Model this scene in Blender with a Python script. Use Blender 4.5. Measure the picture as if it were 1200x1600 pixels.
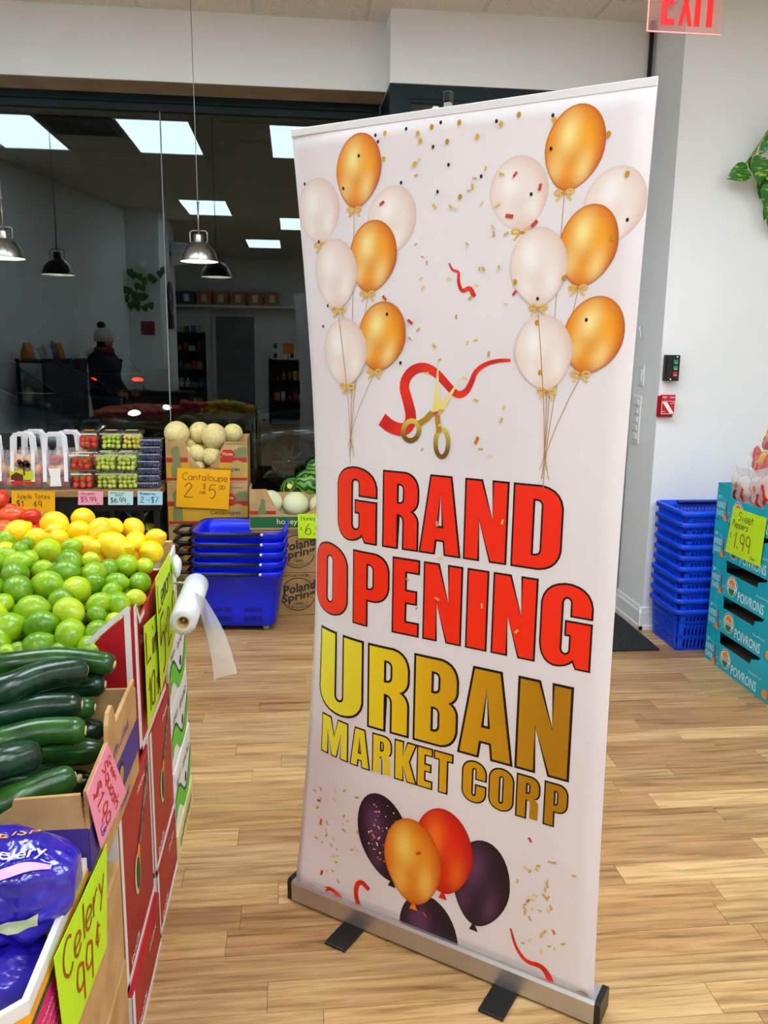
import bpy, bmesh, math, random
from mathutils import Vector, Matrix
from mathutils.geometry import tessellate_polygon
for o in list(bpy.data.objects): bpy.data.objects.remove(o)
S = bpy.context.scene; COL = S.collection
R = math.radians; PI = math.pi
# ------------------------------------------------------------------ camera (pixel frame 1200 x 1600, room axes: X right, Y towards the street window, Z up)
FPX = 1304.0; PITCH = .1931; ROLL = .0137; CAMH = 1.543; YAW = R(6.2)
_h = Vector((math.sin(YAW), math.cos(YAW), 0)); _r = Vector((math.cos(YAW), -math.sin(YAW), 0)); _z = Vector((0, 0, 1))
FWD = math.cos(PITCH)*_h - math.sin(PITCH)*_z; _u0 = math.sin(PITCH)*_h + math.cos(PITCH)*_z
RGT = math.cos(ROLL)*_r + math.sin(ROLL)*_u0; UPV = -math.sin(ROLL)*_r + math.cos(ROLL)*_u0
EYE = Vector((0, 0, CAMH))
cd = bpy.data.cameras.new('camera'); cam = bpy.data.objects.new('camera', cd); COL.objects.link(cam)
cd.sensor_fit = 'VERTICAL'; cd.sensor_height = 36; cd.lens = FPX/1600*36; cd.clip_start = .02; cd.clip_end = 200
cam.matrix_world = Matrix(((RGT.x, UPV.x, -FWD.x, 0), (RGT.y, UPV.y, -FWD.y, 0), (RGT.z, UPV.z, -FWD.z, CAMH), (0, 0, 0, 1)))
S.camera = cam
# ------------------------------------------------------------------ world (city night) and exposure
w = bpy.data.worlds.new('night'); S.world = w; w.use_nodes = True
w.node_tree.nodes['Background'].inputs[0].default_value = (.010, .013, .022, 1); w.node_tree.nodes['Background'].inputs[1].default_value = .6
S.view_settings.view_transform = 'Standard'; S.view_settings.look = 'None'; S.view_settings.gamma = 1
S.view_settings.use_curve_mapping = False; S.view_settings.exposure = 0.45
PANEL_LIGHT = 10.5      # radiance of the ceiling light panels
def ray(x, y): return FWD + RGT*((x-600)/FPX) - UPV*((y-800)/FPX)
def onz(x, y, z):
    d = ray(x, y); return EYE + d*((z-CAMH)/d.z)
def ony(x, y, Y):
    d = ray(x, y); return EYE + d*(Y/d.y)
def onx(x, y, X):
    d = ray(x, y); return EYE + d*(X/d.x)
def topx(P):
    p = P-EYE; f = p.dot(FWD); return (600+FPX*p.dot(RGT)/f, 800-FPX*p.dot(UPV)/f)
def scale_at(P): return FPX/(P-EYE).dot(FWD)          # pixels per metre
# ------------------------------------------------------------------ materials
MATS = {}
def srgb(c):
    if isinstance(c, str):
        c = c.lstrip('#'); c = [int(c[i:i+2], 16)/255 for i in (0, 2, 4)]
    return tuple((x/12.92 if x <= .04045 else ((x+.055)/1.055)**2.4) for x in c[:3])+(1,)
def mat(name, col, rough=.6, metal=0, spec=.5, noise=None, bump=None, coat=0, emit=None, sub=0):
    """noise=(scale, colour2, contrast lo, hi, stretch), bump=(scale, strength)"""
    if name in MATS: return MATS[name]
    m = bpy.data.materials.new(name); m.use_nodes = True; nt = m.node_tree; b = nt.nodes['Principled BSDF']
    b.inputs['Base Color'].default_value = srgb(col); b.inputs['Roughness'].default_value = rough
    b.inputs['Metallic'].default_value = metal; b.inputs['Specular IOR Level'].default_value = spec
    b.inputs['Coat Weight'].default_value = coat
    if sub:
        b.inputs['Subsurface Weight'].default_value = sub; b.inputs['Subsurface Radius'].default_value = (.01, .006, .004)
    if emit: b.inputs['Emission Color'].default_value = srgb(emit[0]); b.inputs['Emission Strength'].default_value = emit[1]
    tc = None
    if noise or bump:
        tc = nt.nodes.new('ShaderNodeTexCoord')
    if noise:
        sc, c2, lo, hi = noise[:4]; st = noise[4] if len(noise) > 4 else (1, 1, 1)
        mp = nt.nodes.new('ShaderNodeMapping'); mp.inputs['Scale'].default_value = st
        n = nt.nodes.new('ShaderNodeTexNoise'); n.inputs['Scale'].default_value = sc; n.inputs['Detail'].default_value = 4
        oi = nt.nodes.new('ShaderNodeObjectInfo'); ad = nt.nodes.new('ShaderNodeVectorMath'); ad.operation = 'ADD'
        ml = nt.nodes.new('ShaderNodeMath'); ml.operation = 'MULTIPLY'; ml.inputs[1].default_value = 37.0
        nt.links.new(oi.outputs['Random'], ml.inputs[0])
        nt.links.new(tc.outputs['Object'], mp.inputs[0]); nt.links.new(mp.outputs[0], ad.inputs[0]); nt.links.new(ml.outputs[0], ad.inputs[1])
        nt.links.new(ad.outputs[0], n.inputs['Vector'])
        cr = nt.nodes.new('ShaderNodeValToRGB'); cr.color_ramp.elements[0].position = lo; cr.color_ramp.elements[1].position = hi
        cr.color_ramp.elements[0].color = srgb(col); cr.color_ramp.elements[1].color = srgb(c2)
        nt.links.new(n.outputs['Fac'], cr.inputs[0]); nt.links.new(cr.outputs[0], b.inputs['Base Color'])
    if bump:
        n2 = nt.nodes.new('ShaderNodeTexNoise'); n2.inputs['Scale'].default_value = bump[0]; n2.inputs['Detail'].default_value = 3
        nt.links.new(tc.outputs['Object'], n2.inputs['Vector'])
        bp = nt.nodes.new('ShaderNodeBump'); bp.inputs['Strength'].default_value = bump[1]; bp.inputs['Distance'].default_value = .01
        nt.links.new(n2.outputs['Fac'], bp.inputs['Height']); nt.links.new(bp.outputs[0], b.inputs['Normal'])
    MATS[name] = m; return m
def vcol_mat(name, rough=.5, spec=.4, noise_bump=None):
    if name in MATS: return MATS[name]
    m = mat(name, 'ffffff', rough, 0, spec, bump=noise_bump); nt = m.node_tree
    a = nt.nodes.new('ShaderNodeVertexColor'); a.layer_name = 'Col'
    nt.links.new(a.outputs[0], nt.nodes['Principled BSDF'].inputs['Base Color']); return m
def clear_mat(name, tint='ffffff', ior=1.5, rough=.02, milk=0.0, milkcol='ffffff', gloss='ffffff'):
    """thin clear sheet: fresnel reflection over straight-through transmission, optionally milky"""
    if name in MATS: return MATS[name]
    m = bpy.data.materials.new(name); m.use_nodes = True; nt = m.node_tree; nt.nodes.remove(nt.nodes['Principled BSDF'])
    out = nt.nodes['Material Output']; t = nt.nodes.new('ShaderNodeBsdfTransparent'); t.inputs[0].default_value = srgb(tint)
    g = nt.nodes.new('ShaderNodeBsdfGlossy'); g.inputs['Roughness'].default_value = rough; g.inputs[0].default_value = srgb(gloss)
    f0 = ((ior-1)/(ior+1))**2; lw = nt.nodes.new('ShaderNodeLayerWeight'); lw.inputs[0].default_value = .5; pw = nt.nodes.new('ShaderNodeMath'); pw.operation = 'POWER'; pw.inputs[1].default_value = 5
    fr = nt.nodes.new('ShaderNodeMath'); fr.operation = 'MULTIPLY_ADD'; fr.inputs[1].default_value = 1-f0; fr.inputs[2].default_value = f0       # two-sided Schlick
    nt.links.new(lw.outputs['Facing'], pw.inputs[0]); nt.links.new(pw.outputs[0], fr.inputs[0]); mx = nt.nodes.new('ShaderNodeMixShader')
    base = t.outputs[0]
    if milk:
        d = nt.nodes.new('ShaderNodeBsdfDiffuse'); d.inputs[0].default_value = srgb(milkcol)
        tl = nt.nodes.new('ShaderNodeBsdfTranslucent'); tl.inputs[0].default_value = srgb(milkcol)
        dm = nt.nodes.new('ShaderNodeMixShader'); dm.inputs[0].default_value = .4; nt.links.new(d.outputs[0], dm.inputs[1]); nt.links.new(tl.outputs[0], dm.inputs[2])
        mm = nt.nodes.new('ShaderNodeMixShader'); mm.inputs[0].default_value = milk
        nt.links.new(t.outputs[0], mm.inputs[1]); nt.links.new(dm.outputs[0], mm.inputs[2]); base = mm.outputs[0]
    nt.links.new(fr.outputs[0], mx.inputs[0]); nt.links.new(base, mx.inputs[1]); nt.links.new(g.outputs[0], mx.inputs[2])
    nt.links.new(mx.outputs[0], out.inputs[0]); MATS[name] = m; return m
# ------------------------------------------------------------------ mesh building
WL = {}
class Fr:
    """a plane in space: origin, x axis, y axis, outward normal"""
    def __init__(s, o, x, y): s.o = Vector(o); s.x = Vector(x).normalized(); s.y = Vector(y).normalized(); s.n = s.x.cross(s.y)
    def p(s, a, b, c=0): return s.o + s.x*a + s.y*b + s.n*c
class MB:
    def __init__(s): s.v = []; s.f = []; s.c = []; s.sm = []; s.marks = []
    def add(s, vs, fs, col=None, smooth=False):
        k = len(s.v); s.v += [Vector(v) for v in vs]; s.f += [tuple(i+k for i in f) for f in fs]; s.sm += [smooth]*len(fs)
        s.c += [col]*len(vs) if (col is None or not isinstance(col, list)) else col
        return s
    def box(s, x0, x1, y0, y1, z0, z1, col=None):
        vs = [(x, y, z) for z in (z0, z1) for y in (y0, y1) for x in (x0, x1)]
        return s.add(vs, [(0,2,3,1),(4,5,7,6),(0,1,5,4),(2,6,7,3),(0,4,6,2),(1,3,7,5)], col)
    def fbox(s, F, a0, a1, b0, b1, c0, c1, col=None):
        vs = [F.p(a, b, c) for c in (c0, c1) for b in (b0, b1) for a in (a0, a1)]
        return s.add(vs, [(0,2,3,1),(4,5,7,6),(0,1,5,4),(2,6,7,3),(0,4,6,2),(1,3,7,5)], col)
    def poly(s, F, pts, off=0, col=None, holes=()):
        loops = [list(pts)]+[list(h) for h in holes]
        flat = [p for l in loops for p in l]; tr = tessellate_polygon([[Vector((p[0], p[1], 0)) for p in l] for l in loops])
        return s.add([F.p(p[0], p[1], off) for p in flat], [up_tri(t, flat) for t in tr], col)
    def prism(s, F, pts, c0, c1, col=None):
        n = len(pts); a = sum(pts[i][0]*pts[(i+1) % n][1]-pts[(i+1) % n][0]*pts[i][1] for i in range(n))
        if a < 0: pts = pts[::-1]
        tr = [up_tri(t, pts) for t in tessellate_polygon([[Vector((p[0], p[1], 0)) for p in pts]])]
        vs = [F.p(p[0], p[1], c0) for p in pts]+[F.p(p[0], p[1], c1) for p in pts]
        fs = [tuple(reversed(t)) for t in tr]+[tuple(i+n for i in t) for t in tr]+[(i, (i+1) % n, (i+1) % n+n, i+n) for i in range(n)]
        return s.add(vs, fs, col)
    def loft(s, rings, closed=True, cap0=True, cap1=True, smooth=True, col=None):
        n = len(rings[0]); vs = [p for r in rings for p in r]; fs = []
        for k in range(len(rings)-1):
            for i in range(n if closed else n-1):
                j = (i+1) % n; fs.append((k*n+i, k*n+j, (k+1)*n+j, (k+1)*n+i))
        if closed and cap0: fs.append(tuple(range(n-1, -1, -1)))
        if closed and cap1: fs.append(tuple((len(rings)-1)*n+i for i in range(n)))
        return s.add(vs, fs, col, smooth)
    def tube(s, path, r, seg=8, col=None, cap=True):
        path = [Vector(p) for p in path]; rings = []; up = None
        for i, p in enumerate(path):
            t = (path[min(i+1, len(path)-1)]-path[max(i-1, 0)]).normalized()
            if up is None: up = Vector((0, 0, 1)) if abs(t.z) < .9 else Vector((1, 0, 0))
            a = t.cross(up).normalized(); b = a.cross(t).normalized(); up = b
            rr = r[i] if isinstance(r, (list, tuple)) else r
            rings.append([p+a*(rr*math.cos(2*PI*k/seg))+b*(rr*math.sin(2*PI*k/seg)) for k in range(seg)])
        return s.loft(rings, True, cap, cap, True, col)
    def lathe(s, prof, c=(0, 0, 0), seg=24, axis='z', col=None, cap0=False, cap1=False):
        rings = []; c = Vector(c)
        for r, h in prof:
            ring = []
            for k in range(seg):
                a = 2*PI*k/seg; x, y = r*math.cos(a), r*math.sin(a)
                ring.append(c+(Vector((x, y, h)) if axis == 'z' else Vector((x, -h, y)) if axis == 'y' else Vector((h, x, y))))
            rings.append(ring)
        return s.loft(rings, True, cap0, cap1, True, col)
    def ell(s, c, rx, ry=None, rz=None, rot=None, u=14, v=9, fn=None, col=None):
        ry = ry or rx; rz = rz or rx; c = Vector(c); vs = []; fs = []
        for i in range(v+1):
            th = PI*i/v
            for j in range(u):
                ph = 2*PI*j/u; d = Vector((math.sin(th)*math.cos(ph), math.sin(th)*math.sin(ph), math.cos(th)))
                k = fn(d) if fn else 1
                q = Vector((d.x*rx, d.y*ry, d.z*rz))*k
                if rot: q = rot @ q
                vs.append(c+q)
                if i < v: fs.append((i*u+j, (i+1)*u+j, (i+1)*u+(j+1) % u, i*u+(j+1) % u))
        return s.add(vs, fs, col, True)
    def grid(s, fn, nu, nv, col=None, smooth=True):
        vs = [fn(i/nu, j/nv) for j in range(nv+1) for i in range(nu+1)]; w = nu+1
        return s.add(vs, [(j*w+i, j*w+i+1, (j+1)*w+i+1, (j+1)*w+i) for j in range(nv) for i in range(nu)], col, smooth)
    def build(s, name, m, parent=None, origin=None, merge=False, kind=None, solid=0, bevel=0):
        if name == 'lettering' and len(s.marks) > 1 and parent is not None:      # every word its own piece
            ms = s.marks+[(len(s.v), len(s.f))]; out = None; ms[0] = (0, 0)
            for (v0, f0), (v1, f1) in zip(ms, ms[1:]):
                if f1 == f0: continue
                q = MB(); q.v = s.v[v0:v1]; q.c = s.c[v0:v1]; q.f = [tuple(i-v0 for i in f) for f in s.f[f0:f1]]; q.sm = s.sm[f0:f1]; out = q.build(name, m, parent, origin)
            return out
        me = bpy.data.meshes.new(name)
        if origin is None:
            if parent is not None: origin = WL[parent]
            else:
                xs = [v.x for v in s.v]; ys = [v.y for v in s.v]; zs = [v.z for v in s.v]
                origin = Vector(((min(xs)+max(xs))/2, (min(ys)+max(ys))/2, min(zs)))
        origin = Vector(origin)
        me.from_pydata([tuple(v-origin) for v in s.v], [], s.f)
        me.polygons.foreach_set('use_smooth', s.sm)
        if any(c is not None for c in s.c):
            ca = me.color_attributes.new('Col', 'FLOAT_COLOR', 'POINT')
            for i, c in enumerate(s.c): ca.data[i].color = c if c is not None else (1, 1, 1, 1)
        if merge or bevel:
            bm = bmesh.new(); bm.from_mesh(me); bmesh.ops.remove_doubles(bm, verts=bm.verts, dist=1e-5)
            bmesh.ops.dissolve_degenerate(bm, edges=bm.edges, dist=1e-6); bm.to_mesh(me); bm.free()
        me.materials.append(m); me.update()
        o = bpy.data.objects.new(name, me); COL.objects.link(o)
        if parent is not None: o.parent = parent; o.location = origin-WL[parent]
        else: o.location = origin
        WL[o] = origin
        if kind: o['kind'] = kind
        if solid:
            md = o.modifiers.new('thickness', 'SOLIDIFY'); md.thickness = solid; md.offset = 0
        if bevel:
            md = o.modifiers.new('soft_edges', 'BEVEL'); md.width = bevel; md.segments = 2; md.limit_method = 'ANGLE'
        return o
def up_tri(t, flat):
    a, b, c = (flat[i] for i in t)
    return tuple(t) if (b[0]-a[0])*(c[1]-a[1])-(b[1]-a[1])*(c[0]-a[0]) > 0 else (t[0], t[2], t[1])
def tag(o, label, cat, group=None):
    o['label'] = label; o['category'] = cat
    if group: o['group'] = group
    return o
def thing(name, label, cat, loc, group=None, rz=0):
    o = bpy.data.objects.new(name, None); COL.objects.link(o); o.location = loc; o.rotation_euler.z = rz; o.empty_display_size = .05
    WL[o] = Vector(loc); return tag(o, label, cat, group)
def structure(o): o['kind'] = 'structure'; return o
def copy_tree(o, parent=None):
    c = o.copy(); COL.objects.link(c); c.parent = parent; WL[c] = WL[o].copy()
    if parent is None:
        for k in ('label', 'group'):
            if k in c: del c[k]
    for ch in [x for x in KIDS.get(o, [])]: copy_tree(ch, c)
    return c
KIDS = {}
def index_kids():
    KIDS.clear()
    for o in bpy.data.objects:
        if o.parent: KIDS.setdefault(o.parent, []).append(o)
def place_copy(o, loc, label, group=None, rz=None):
    c = copy_tree(o); c.location = loc; c['label'] = label
    if group: c['group'] = group
    if rz is not None: c.rotation_euler.z = rz
    WL[c] = Vector(loc); return c
def chaikin(p, n=2):
    for _ in range(n):
        q = [p[0]]
        for a, b in zip(p, p[1:]): q += [(a[0]*.75+b[0]*.25, a[1]*.75+b[1]*.25), (a[0]*.25+b[0]*.75, a[1]*.25+b[1]*.75)]
        p = q+[p[-1]]
    return p
def fillet(pts, n=5):
    """(x, y[, r]) contour -> points with rounded corners"""
    out = []; N = len(pts)
    for i, p in enumerate(pts):
        r = p[2] if len(p) > 2 else 0
        if not r: out.append((p[0], p[1])); continue
        P = Vector(p[:2]); A = Vector(pts[i-1][:2]); B = Vector(pts[(i+1) % N][:2])
        a = P+(A-P).normalized()*min(r, (A-P).length*.5 if len(pts[i-1]) > 2 and pts[i-1][2] else (A-P).length)
        b = P+(B-P).normalized()*min(r, (B-P).length*.5 if len(pts[(i+1) % N]) > 2 and pts[(i+1) % N][2] else (B-P).length)
        k = .24
        for j in range(n+1):
            t = j/n; q = a*(1-t)**2+(P*(1-k)+(a+b)*.5*k)*2*t*(1-t)+b*t*t; out.append((q.x, q.y))
    return out
def stroke_poly(path, wd):
    """2D polyline -> list of quads (ribbon); wd scalar or list"""
    L = []; Rr = []
    for i, p in enumerate(path):
        a = path[max(i-1, 0)]; b = path[min(i+1, len(path)-1)]; dx, dy = b[0]-a[0], b[1]-a[1]; l = math.hypot(dx, dy) or 1
        h = (wd[i] if isinstance(wd, (list, tuple)) else wd)/2
        L.append((p[0]-dy/l*h, p[1]+dx/l*h)); Rr.append((p[0]+dy/l*h, p[1]-dx/l*h))
    return [(L[i], Rr[i], Rr[i+1], L[i+1]) for i in range(len(path)-1)]
# ------------------------------------------------------------------ lettering: built-in font, hand lettering, heavy condensed capitals
TXT = {}
def text_mesh(s, bold=0):
    k_ = (s, bold)
    if k_ not in TXT:
        cu = bpy.data.curves.new('t', 'FONT'); cu.body = s; cu.resolution_u = 2; cu.offset = bold; o = bpy.data.objects.new('t', cu)
        me = bpy.data.meshes.new_from_object(o); vs = [(v.co.x, v.co.y) for v in me.vertices]; fs = [tuple(p.vertices) for p in me.polygons]
        bpy.data.objects.remove(o); bpy.data.meshes.remove(me); bpy.data.curves.remove(cu); TXT[k_] = (vs, fs)
    return TXT[k_]
def put_text(mb, F, s, x, y, w, h, off=.001, col=None, bend=None, bold=0):
    """fit text s into the box x..x+w, y..y+h of frame F"""
    mb.marks.append((len(mb.v), len(mb.f))); vs, fs = text_mesh(s, bold); x0 = min(v[0] for v in vs); x1 = max(v[0] for v in vs); y0 = min(v[1] for v in vs); y1 = max(v[1] for v in vs)
    q = [(x+(v[0]-x0)/(x1-x0)*w, y+(v[1]-y0)/(y1-y0)*h) for v in vs]
    if bend: q = [bend(*p) for p in q]
    mb.add([F.p(a, b, off) for a, b in q], fs, col)
SF = {k: v for k, v in (t.split('=') for t in """A=022952 1444;B=0209 ~092948472606 ~063645443212 0212;C=~584929070413224253;D=0209 ~09394745331202;E=420209 0949 0636;F=020949 0636;G=~58492907041322425355 5535;H=0209 5259 0656;I=2229;L=090252;M=0209255952;N=02095259;O=~2908050322425457492909;P=0209 ~093948473626 0626;R=0209 ~09394847362606 2652;S=~58391907163645431202;T=2229 0949;U=~090412425459;V=092259;W=0912264259;Y=092659 2622;a=~4536160503123244 4642;b=0209 ~0426364543321203;c=~4536160503123243;d=4942 ~4536160503123244;e=~04444536160503123243;f=~483918171212 0636;g=~4536160503123244 ~4641301001;h=0209 ~0426364542;i=1612 1819;l=1912;m=0206 ~0416262522 ~2536464542;n=0206 ~0426364542;o=~26160403123243453626;p=0600 ~0426364543321203;q=~4536160503123244 4640;v=062246;k=0209 460442;r=0206 ~042636;s=~4536160534433202;t=1812 0636;u=~0603123243 4642;w=0612254256;y=0623 4610;0=~29080503223245483929;1=072922;2=~0718293948472502 0252;3=~082948472616 ~264543321203;4=390454 3932;5=491906 ~063745443212;6=~3917040312324345362604;7=094912;8=~2607192947264543120326;9=~474515071929484742;$=~483919071645331202 2129;/=0149;.=1213;¢=~45261503223243 2721;-=0545""".split(';'))}
def hand(mb, F, s, x, y, h, wd, off=.0012, col=None, asp=.62, rnd=None):
    """hand lettered text: cap height h, baseline y, start x; returns end x"""
    k = h/7.0; mb.marks.append((len(mb.v), len(mb.f)))
    for ch in s:
        if ch == ' ': x += h*.4; continue
        mxw = 0
        for st in SF[ch].replace('  ', ' ').split(' '):
            sm = st.startswith('~'); st = st.lstrip('~')
            if len(st) < 4: continue
            pts = [(int(st[i]), int(st[i+1])) for i in range(0, len(st)-1, 2)]
            mxw = max(mxw, max(p[0] for p in pts))
            if sm and len(pts) > 2: pts = chaikin(pts)
            pts = [(x+p[0]*k*asp/.62*.85, y+(p[1]-2)*k) for p in pts]
            for q in stroke_poly(pts, wd): mb.add([F.p(a, b, off) for a, b in q], [(0, 1, 2, 3)], col)
        x += (mxw+1.5)*k*asp/.62*.85
    return x
def fine_print(mb, F, x, y, w, h, off=.0014, seed=1):
    """a line of print too small to read: uneven upright ticks and bars"""
    rs = random.Random(seed); a = x
    while a < x+w-.004:
        b = a+rs.uniform(.25, .6)*h; t = rs.uniform(.12, .22)*h; top = rs.choice((1, 1, .7)); mb.add([F.p(p, q, off) for p, q in ((a, y), (a+t, y), (a+t, y+h*top), (a, y+h*top))], [(0, 1, 2, 3)])
        yy = y+h*rs.choice((0, .35, .6))*top; mb.add([F.p(p, q, off) for p, q in ((a+t, yy), (b, yy), (b, yy+t), (a+t, yy+t))], [(0, 1, 2, 3)]); a = b+rs.uniform(.12, .3)*h
def _rr(x0, y0, x1, y1, r, rr=None): 
    rr = rr or (r, r, r, r); return [(x0, y0, rr[0]), (x1, y0, rr[1]), (x1, y1, rr[2]), (x0, y1, rr[3])]
GL = {
'O': ([*_rr(0, 0, .55, 1, .24)], [_rr(.2, .15, .35, .85, .075)]),
'D': ([*_rr(0, 0, .55, 1, 0, (0, .24, .24, 0))], [_rr(.2, .15, .35, .85, 0, (0, .07, .07, 0))]),
'P': ([(0, 0), (.2, 0), (.2, .36), (.55, .36, .2), (.55, 1, .2), (0, 1)], [_rr(.2, .5, .35, .86, 0, (0, .07, .07, 0))]),
'R': ([(0, 0), (.2, 0), (.2, .45), (.35, .45, .09), (.35, 0), (.55, 0), (.55, .46, .1), (.44, .5), (.55, .55, .1), (.55, 1, .2), (0, 1)], [_rr(.2, .59, .35, .86, 0, (0, .07, .07, 0))]),
'B': ([(0, 0), (.55, 0, .2), (.55, .49, .1), (.45, .52), (.55, .56, .1), (.55, 1, .2), (0, 1)], [_rr(.2, .14, .35, .44, 0, (0, .07, .07, 0)), _rr(.2, .6, .35, .86, 0, (0, .07, .07, 0))]),
'A': ([(0, 0), (.19, 0), (.21, .18), (.34, .18), (.36, 0), (.55, 0), (.41, 1), (.14, 1)], [[(.225, .34), (.325, .34), (.275, .8)]]),
'N': ([(0, 0), (.18, 0), (.18, .52), (.36, 0), (.55, 0), (.55, 1), (.37, 1), (.37, .5), (.2, 1), (0, 1)], []),
'M': ([(0, 0), (.15, 0), (.15, .66), (.27, 0), (.38, 0), (.5, .66), (.5, 0), (.65, 0), (.65, 1), (.43, 1), (.325, .5), (.22, 1), (0, 1)], []),
'E': ([(0, 0), (.42, 0), (.42, .15), (.2, .15), (.2, .43), (.38, .43), (.38, .58), (.2, .58), (.2, .85), (.42, .85), (.42, 1), (0, 1)], []),
'I': ([(0, 0), (.2, 0), (.2, 1), (0, 1)], []),
'U': ([(0, 0, .24), (.55, 0, .24), (.55, 1), (.35, 1), (.35, .15, .07), (.2, .15, .07), (.2, 1), (0, 1)], []),
'G': ([(0, 0, .24), (.3, 0, .1), (.38, .1), (.42, 0), (.55, 0), (.55, .55), (.28, .55), (.28, .4), (.35, .4), (.35, .14, .07), (.2, .14, .07), (.2, .86, .07), (.35, .86, .07), (.35, .64), (.55, .64), (.55, 1, .24), (0, 1, .24)], []),
'C': ([(0, 0, .24), (.55, 0, .24), (.55, .42), (.35, .42), (.35, .14, .07), (.2, .14, .07), (.2, .86, .07), (.35, .86, .07), (.35, .6), (.55, .6), (.55, 1, .24), (0, 1, .24)], []),
'K': ([(0, 0), (.2, 0), (.2, .4), (.34, 0), (.55, 0), (.37, .53), (.54, 1), (.34, 1), (.2, .62), (.2, 1), (0, 1)], []),
'T': ([(.14, 0), (.34, 0), (.34, .84), (.48, .84), (.48, 1), (0, 1), (0, .84), (.14, .84)], []),
'X': ([(0, 0), (.18, 0), (.28, .3), (.38, 0), (.56, 0), (.38, .5), (.55, 1), (.37, 1), (.28, .7), (.19, 1), (.01, 1), (.18, .5)], []),
}
def glyph(ch, x0, x1, y0, y1):
    o, hs = GL[ch]; w = max(p[0] for p in o); th = lambda x: x*1.075 if x <= .2 else .215+(x-.2)*.8 if x <= .35 else .335+(x-.35)*1.075
    if ch in 'ODPRBUGC': o = [(th(p[0]), *p[1:]) for p in o]; hs = [[(th(p[0]), *p[1:]) for p in h] for h in hs]
    f = lambda c: [(x0+p[0]/w*(x1-x0), y0+p[1]*(y1-y0)) for p in fillet(c)]
    return f(o), [f(h) for h in hs]
def offset(pts, d):
    n = len(pts); P = []
    for p in pts:                                   # drop doubled points
        if not P or math.hypot(p[0]-P[-1][0], p[1]-P[-1][1]) > 1e-5: P.append(p)
    if math.hypot(P[0][0]-P[-1][0], P[0][1]-P[-1][1]) < 1e-5: P.pop()
    n = len(P); a = sum(P[i][0]*P[(i+1) % n][1]-P[(i+1) % n][0]*P[i][1] for i in range(n)); s = 1 if a > 0 else -1; out = []
    for i in range(n):
        A, B, C = Vector(P[i-1]), Vector(P[i]), Vector(P[(i+1) % n]); e = (B-A).normalized(); g = (C-B).normalized()
        n1 = Vector((e.y, -e.x))*s; n2 = Vector((g.y, -g.x))*s; m = n1+n2
        k = 1/max(.35, m.dot(n1)) if m.length > 1e-6 else 0
        q = B+m*(d*k); out.append((q.x, q.y))
    return out
# ================================================================== THE ROOM
random.seed(4)
CEIL = 3.285; WIN = 5.2
m_wall = mat('white_wall_paint', 'eef1f1', .75, noise=(1.2, 'e8ecec', .4, .7), bump=(60, .03))
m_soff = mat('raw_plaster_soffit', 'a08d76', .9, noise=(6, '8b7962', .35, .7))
m_frame = mat('dark_green_frame_paint', '06191c', .5, spec=.25, noise=(3, '0a2428', .4, .7))
m_trim = mat('white_trim_gloss', 'e9eae8', .35)
m_glass = clear_mat('window_glass', 'e8f0ee', 1.6, .0, gloss='e6f1f2')
m_black = mat('black_plastic', '0c0d0e', .4); m_steel = mat('brushed_steel', 'b9b6ae', .32, 1, noise=(3, '8f8c86', .3, .7, (30, 30, 1)))
m_alu = mat('silver_aluminium', 'c9c6c4', .38, .85); m_chrome = mat('chrome', 'd8d8d8', .12, 1)
# ---- floor: two-strip wood boards, each strip its own piece
fl = structure(MB().box(-4.2, 4.8, -7.4, 5.4, -.06, -.004).build('floor', mat('floor_underlay', '6b4f33', .8), origin=(0, 0, 0)))
def wood(name, c1, c2, c3):
    m = bpy.data.materials.new(name); m.use_nodes = True; nt = m.node_tree; b = nt.nodes['Principled BSDF']; N = nt.nodes.new; L = nt.links.new
    tc = N('ShaderNodeTexCoord'); oi = N('ShaderNodeObjectInfo'); ml = N('ShaderNodeVectorMath'); ml.operation = 'SCALE'
    cb = N('ShaderNodeCombineXYZ'); L(oi.outputs['Random'], cb.inputs[0]); L(oi.outputs['Random'], cb.inputs[1]); L(cb.outputs[0], ml.inputs[0]); ml.inputs['Scale'].default_value = 53
    ad = N('ShaderNodeVectorMath'); L(tc.outputs['Object'], ad.inputs[0]); L(ml.outputs[0], ad.inputs[1])
    mp = N('ShaderNodeMapping'); mp.inputs['Scale'].default_value = (1.8, 30, 1); L(ad.outputs[0], mp.inputs[0])
    n = N('ShaderNodeTexNoise'); n.inputs['Scale'].default_value = 1.6; n.inputs['Detail'].default_value = 7; n.inputs['Roughness'].default_value = .62; n.inputs['Distortion'].default_value = .5; L(mp.outputs[0], n.inputs['Vector'])
    cr = N('ShaderNodeValToRGB'); e = cr.color_ramp.elements; e[0].position = .28; e[1].position = .74; e[0].color = srgb(c1); e[1].color = srgb(c3); x = e.new(.5); x.color = srgb(c2); L(n.outputs['Fac'], cr.inputs[0])
    hs = N('ShaderNodeHueSaturation'); mr = N('ShaderNodeMapRange'); hs.inputs['Saturation'].default_value = .98; mr.inputs[3].default_value = .80; mr.inputs[4].default_value = 1.06; L(oi.outputs['Random'], mr.inputs[0]); L(mr.outputs[0], hs.inputs['Value']); L(cr.outputs[0], hs.inputs['Color'])
    L(hs.outputs[0], b.inputs['Base Color']); b.inputs['Roughness'].default_value = .36; b.inputs['Specular IOR Level'].default_value = .45
    bp = N('ShaderNodeBump'); bp.inputs['Strength'].default_value = .12; bp.inputs['Distance'].default_value = .004; L(n.outputs['Fac'], bp.inputs['Height']); L(bp.outputs[0], b.inputs['Normal'])
    return m
woods = [wood('oak_strip_honey', '80592e', 'c39860', 'dfba80'), wood('oak_strip_tan', '906538', 'caa068', 'e6c28c'), wood('oak_strip_brown', '764f29', 'b48652', 'd0a46a')]
BW = .0985; count = 0; rest = MB()
rows = int((5.3+7.2)/BW)
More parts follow.
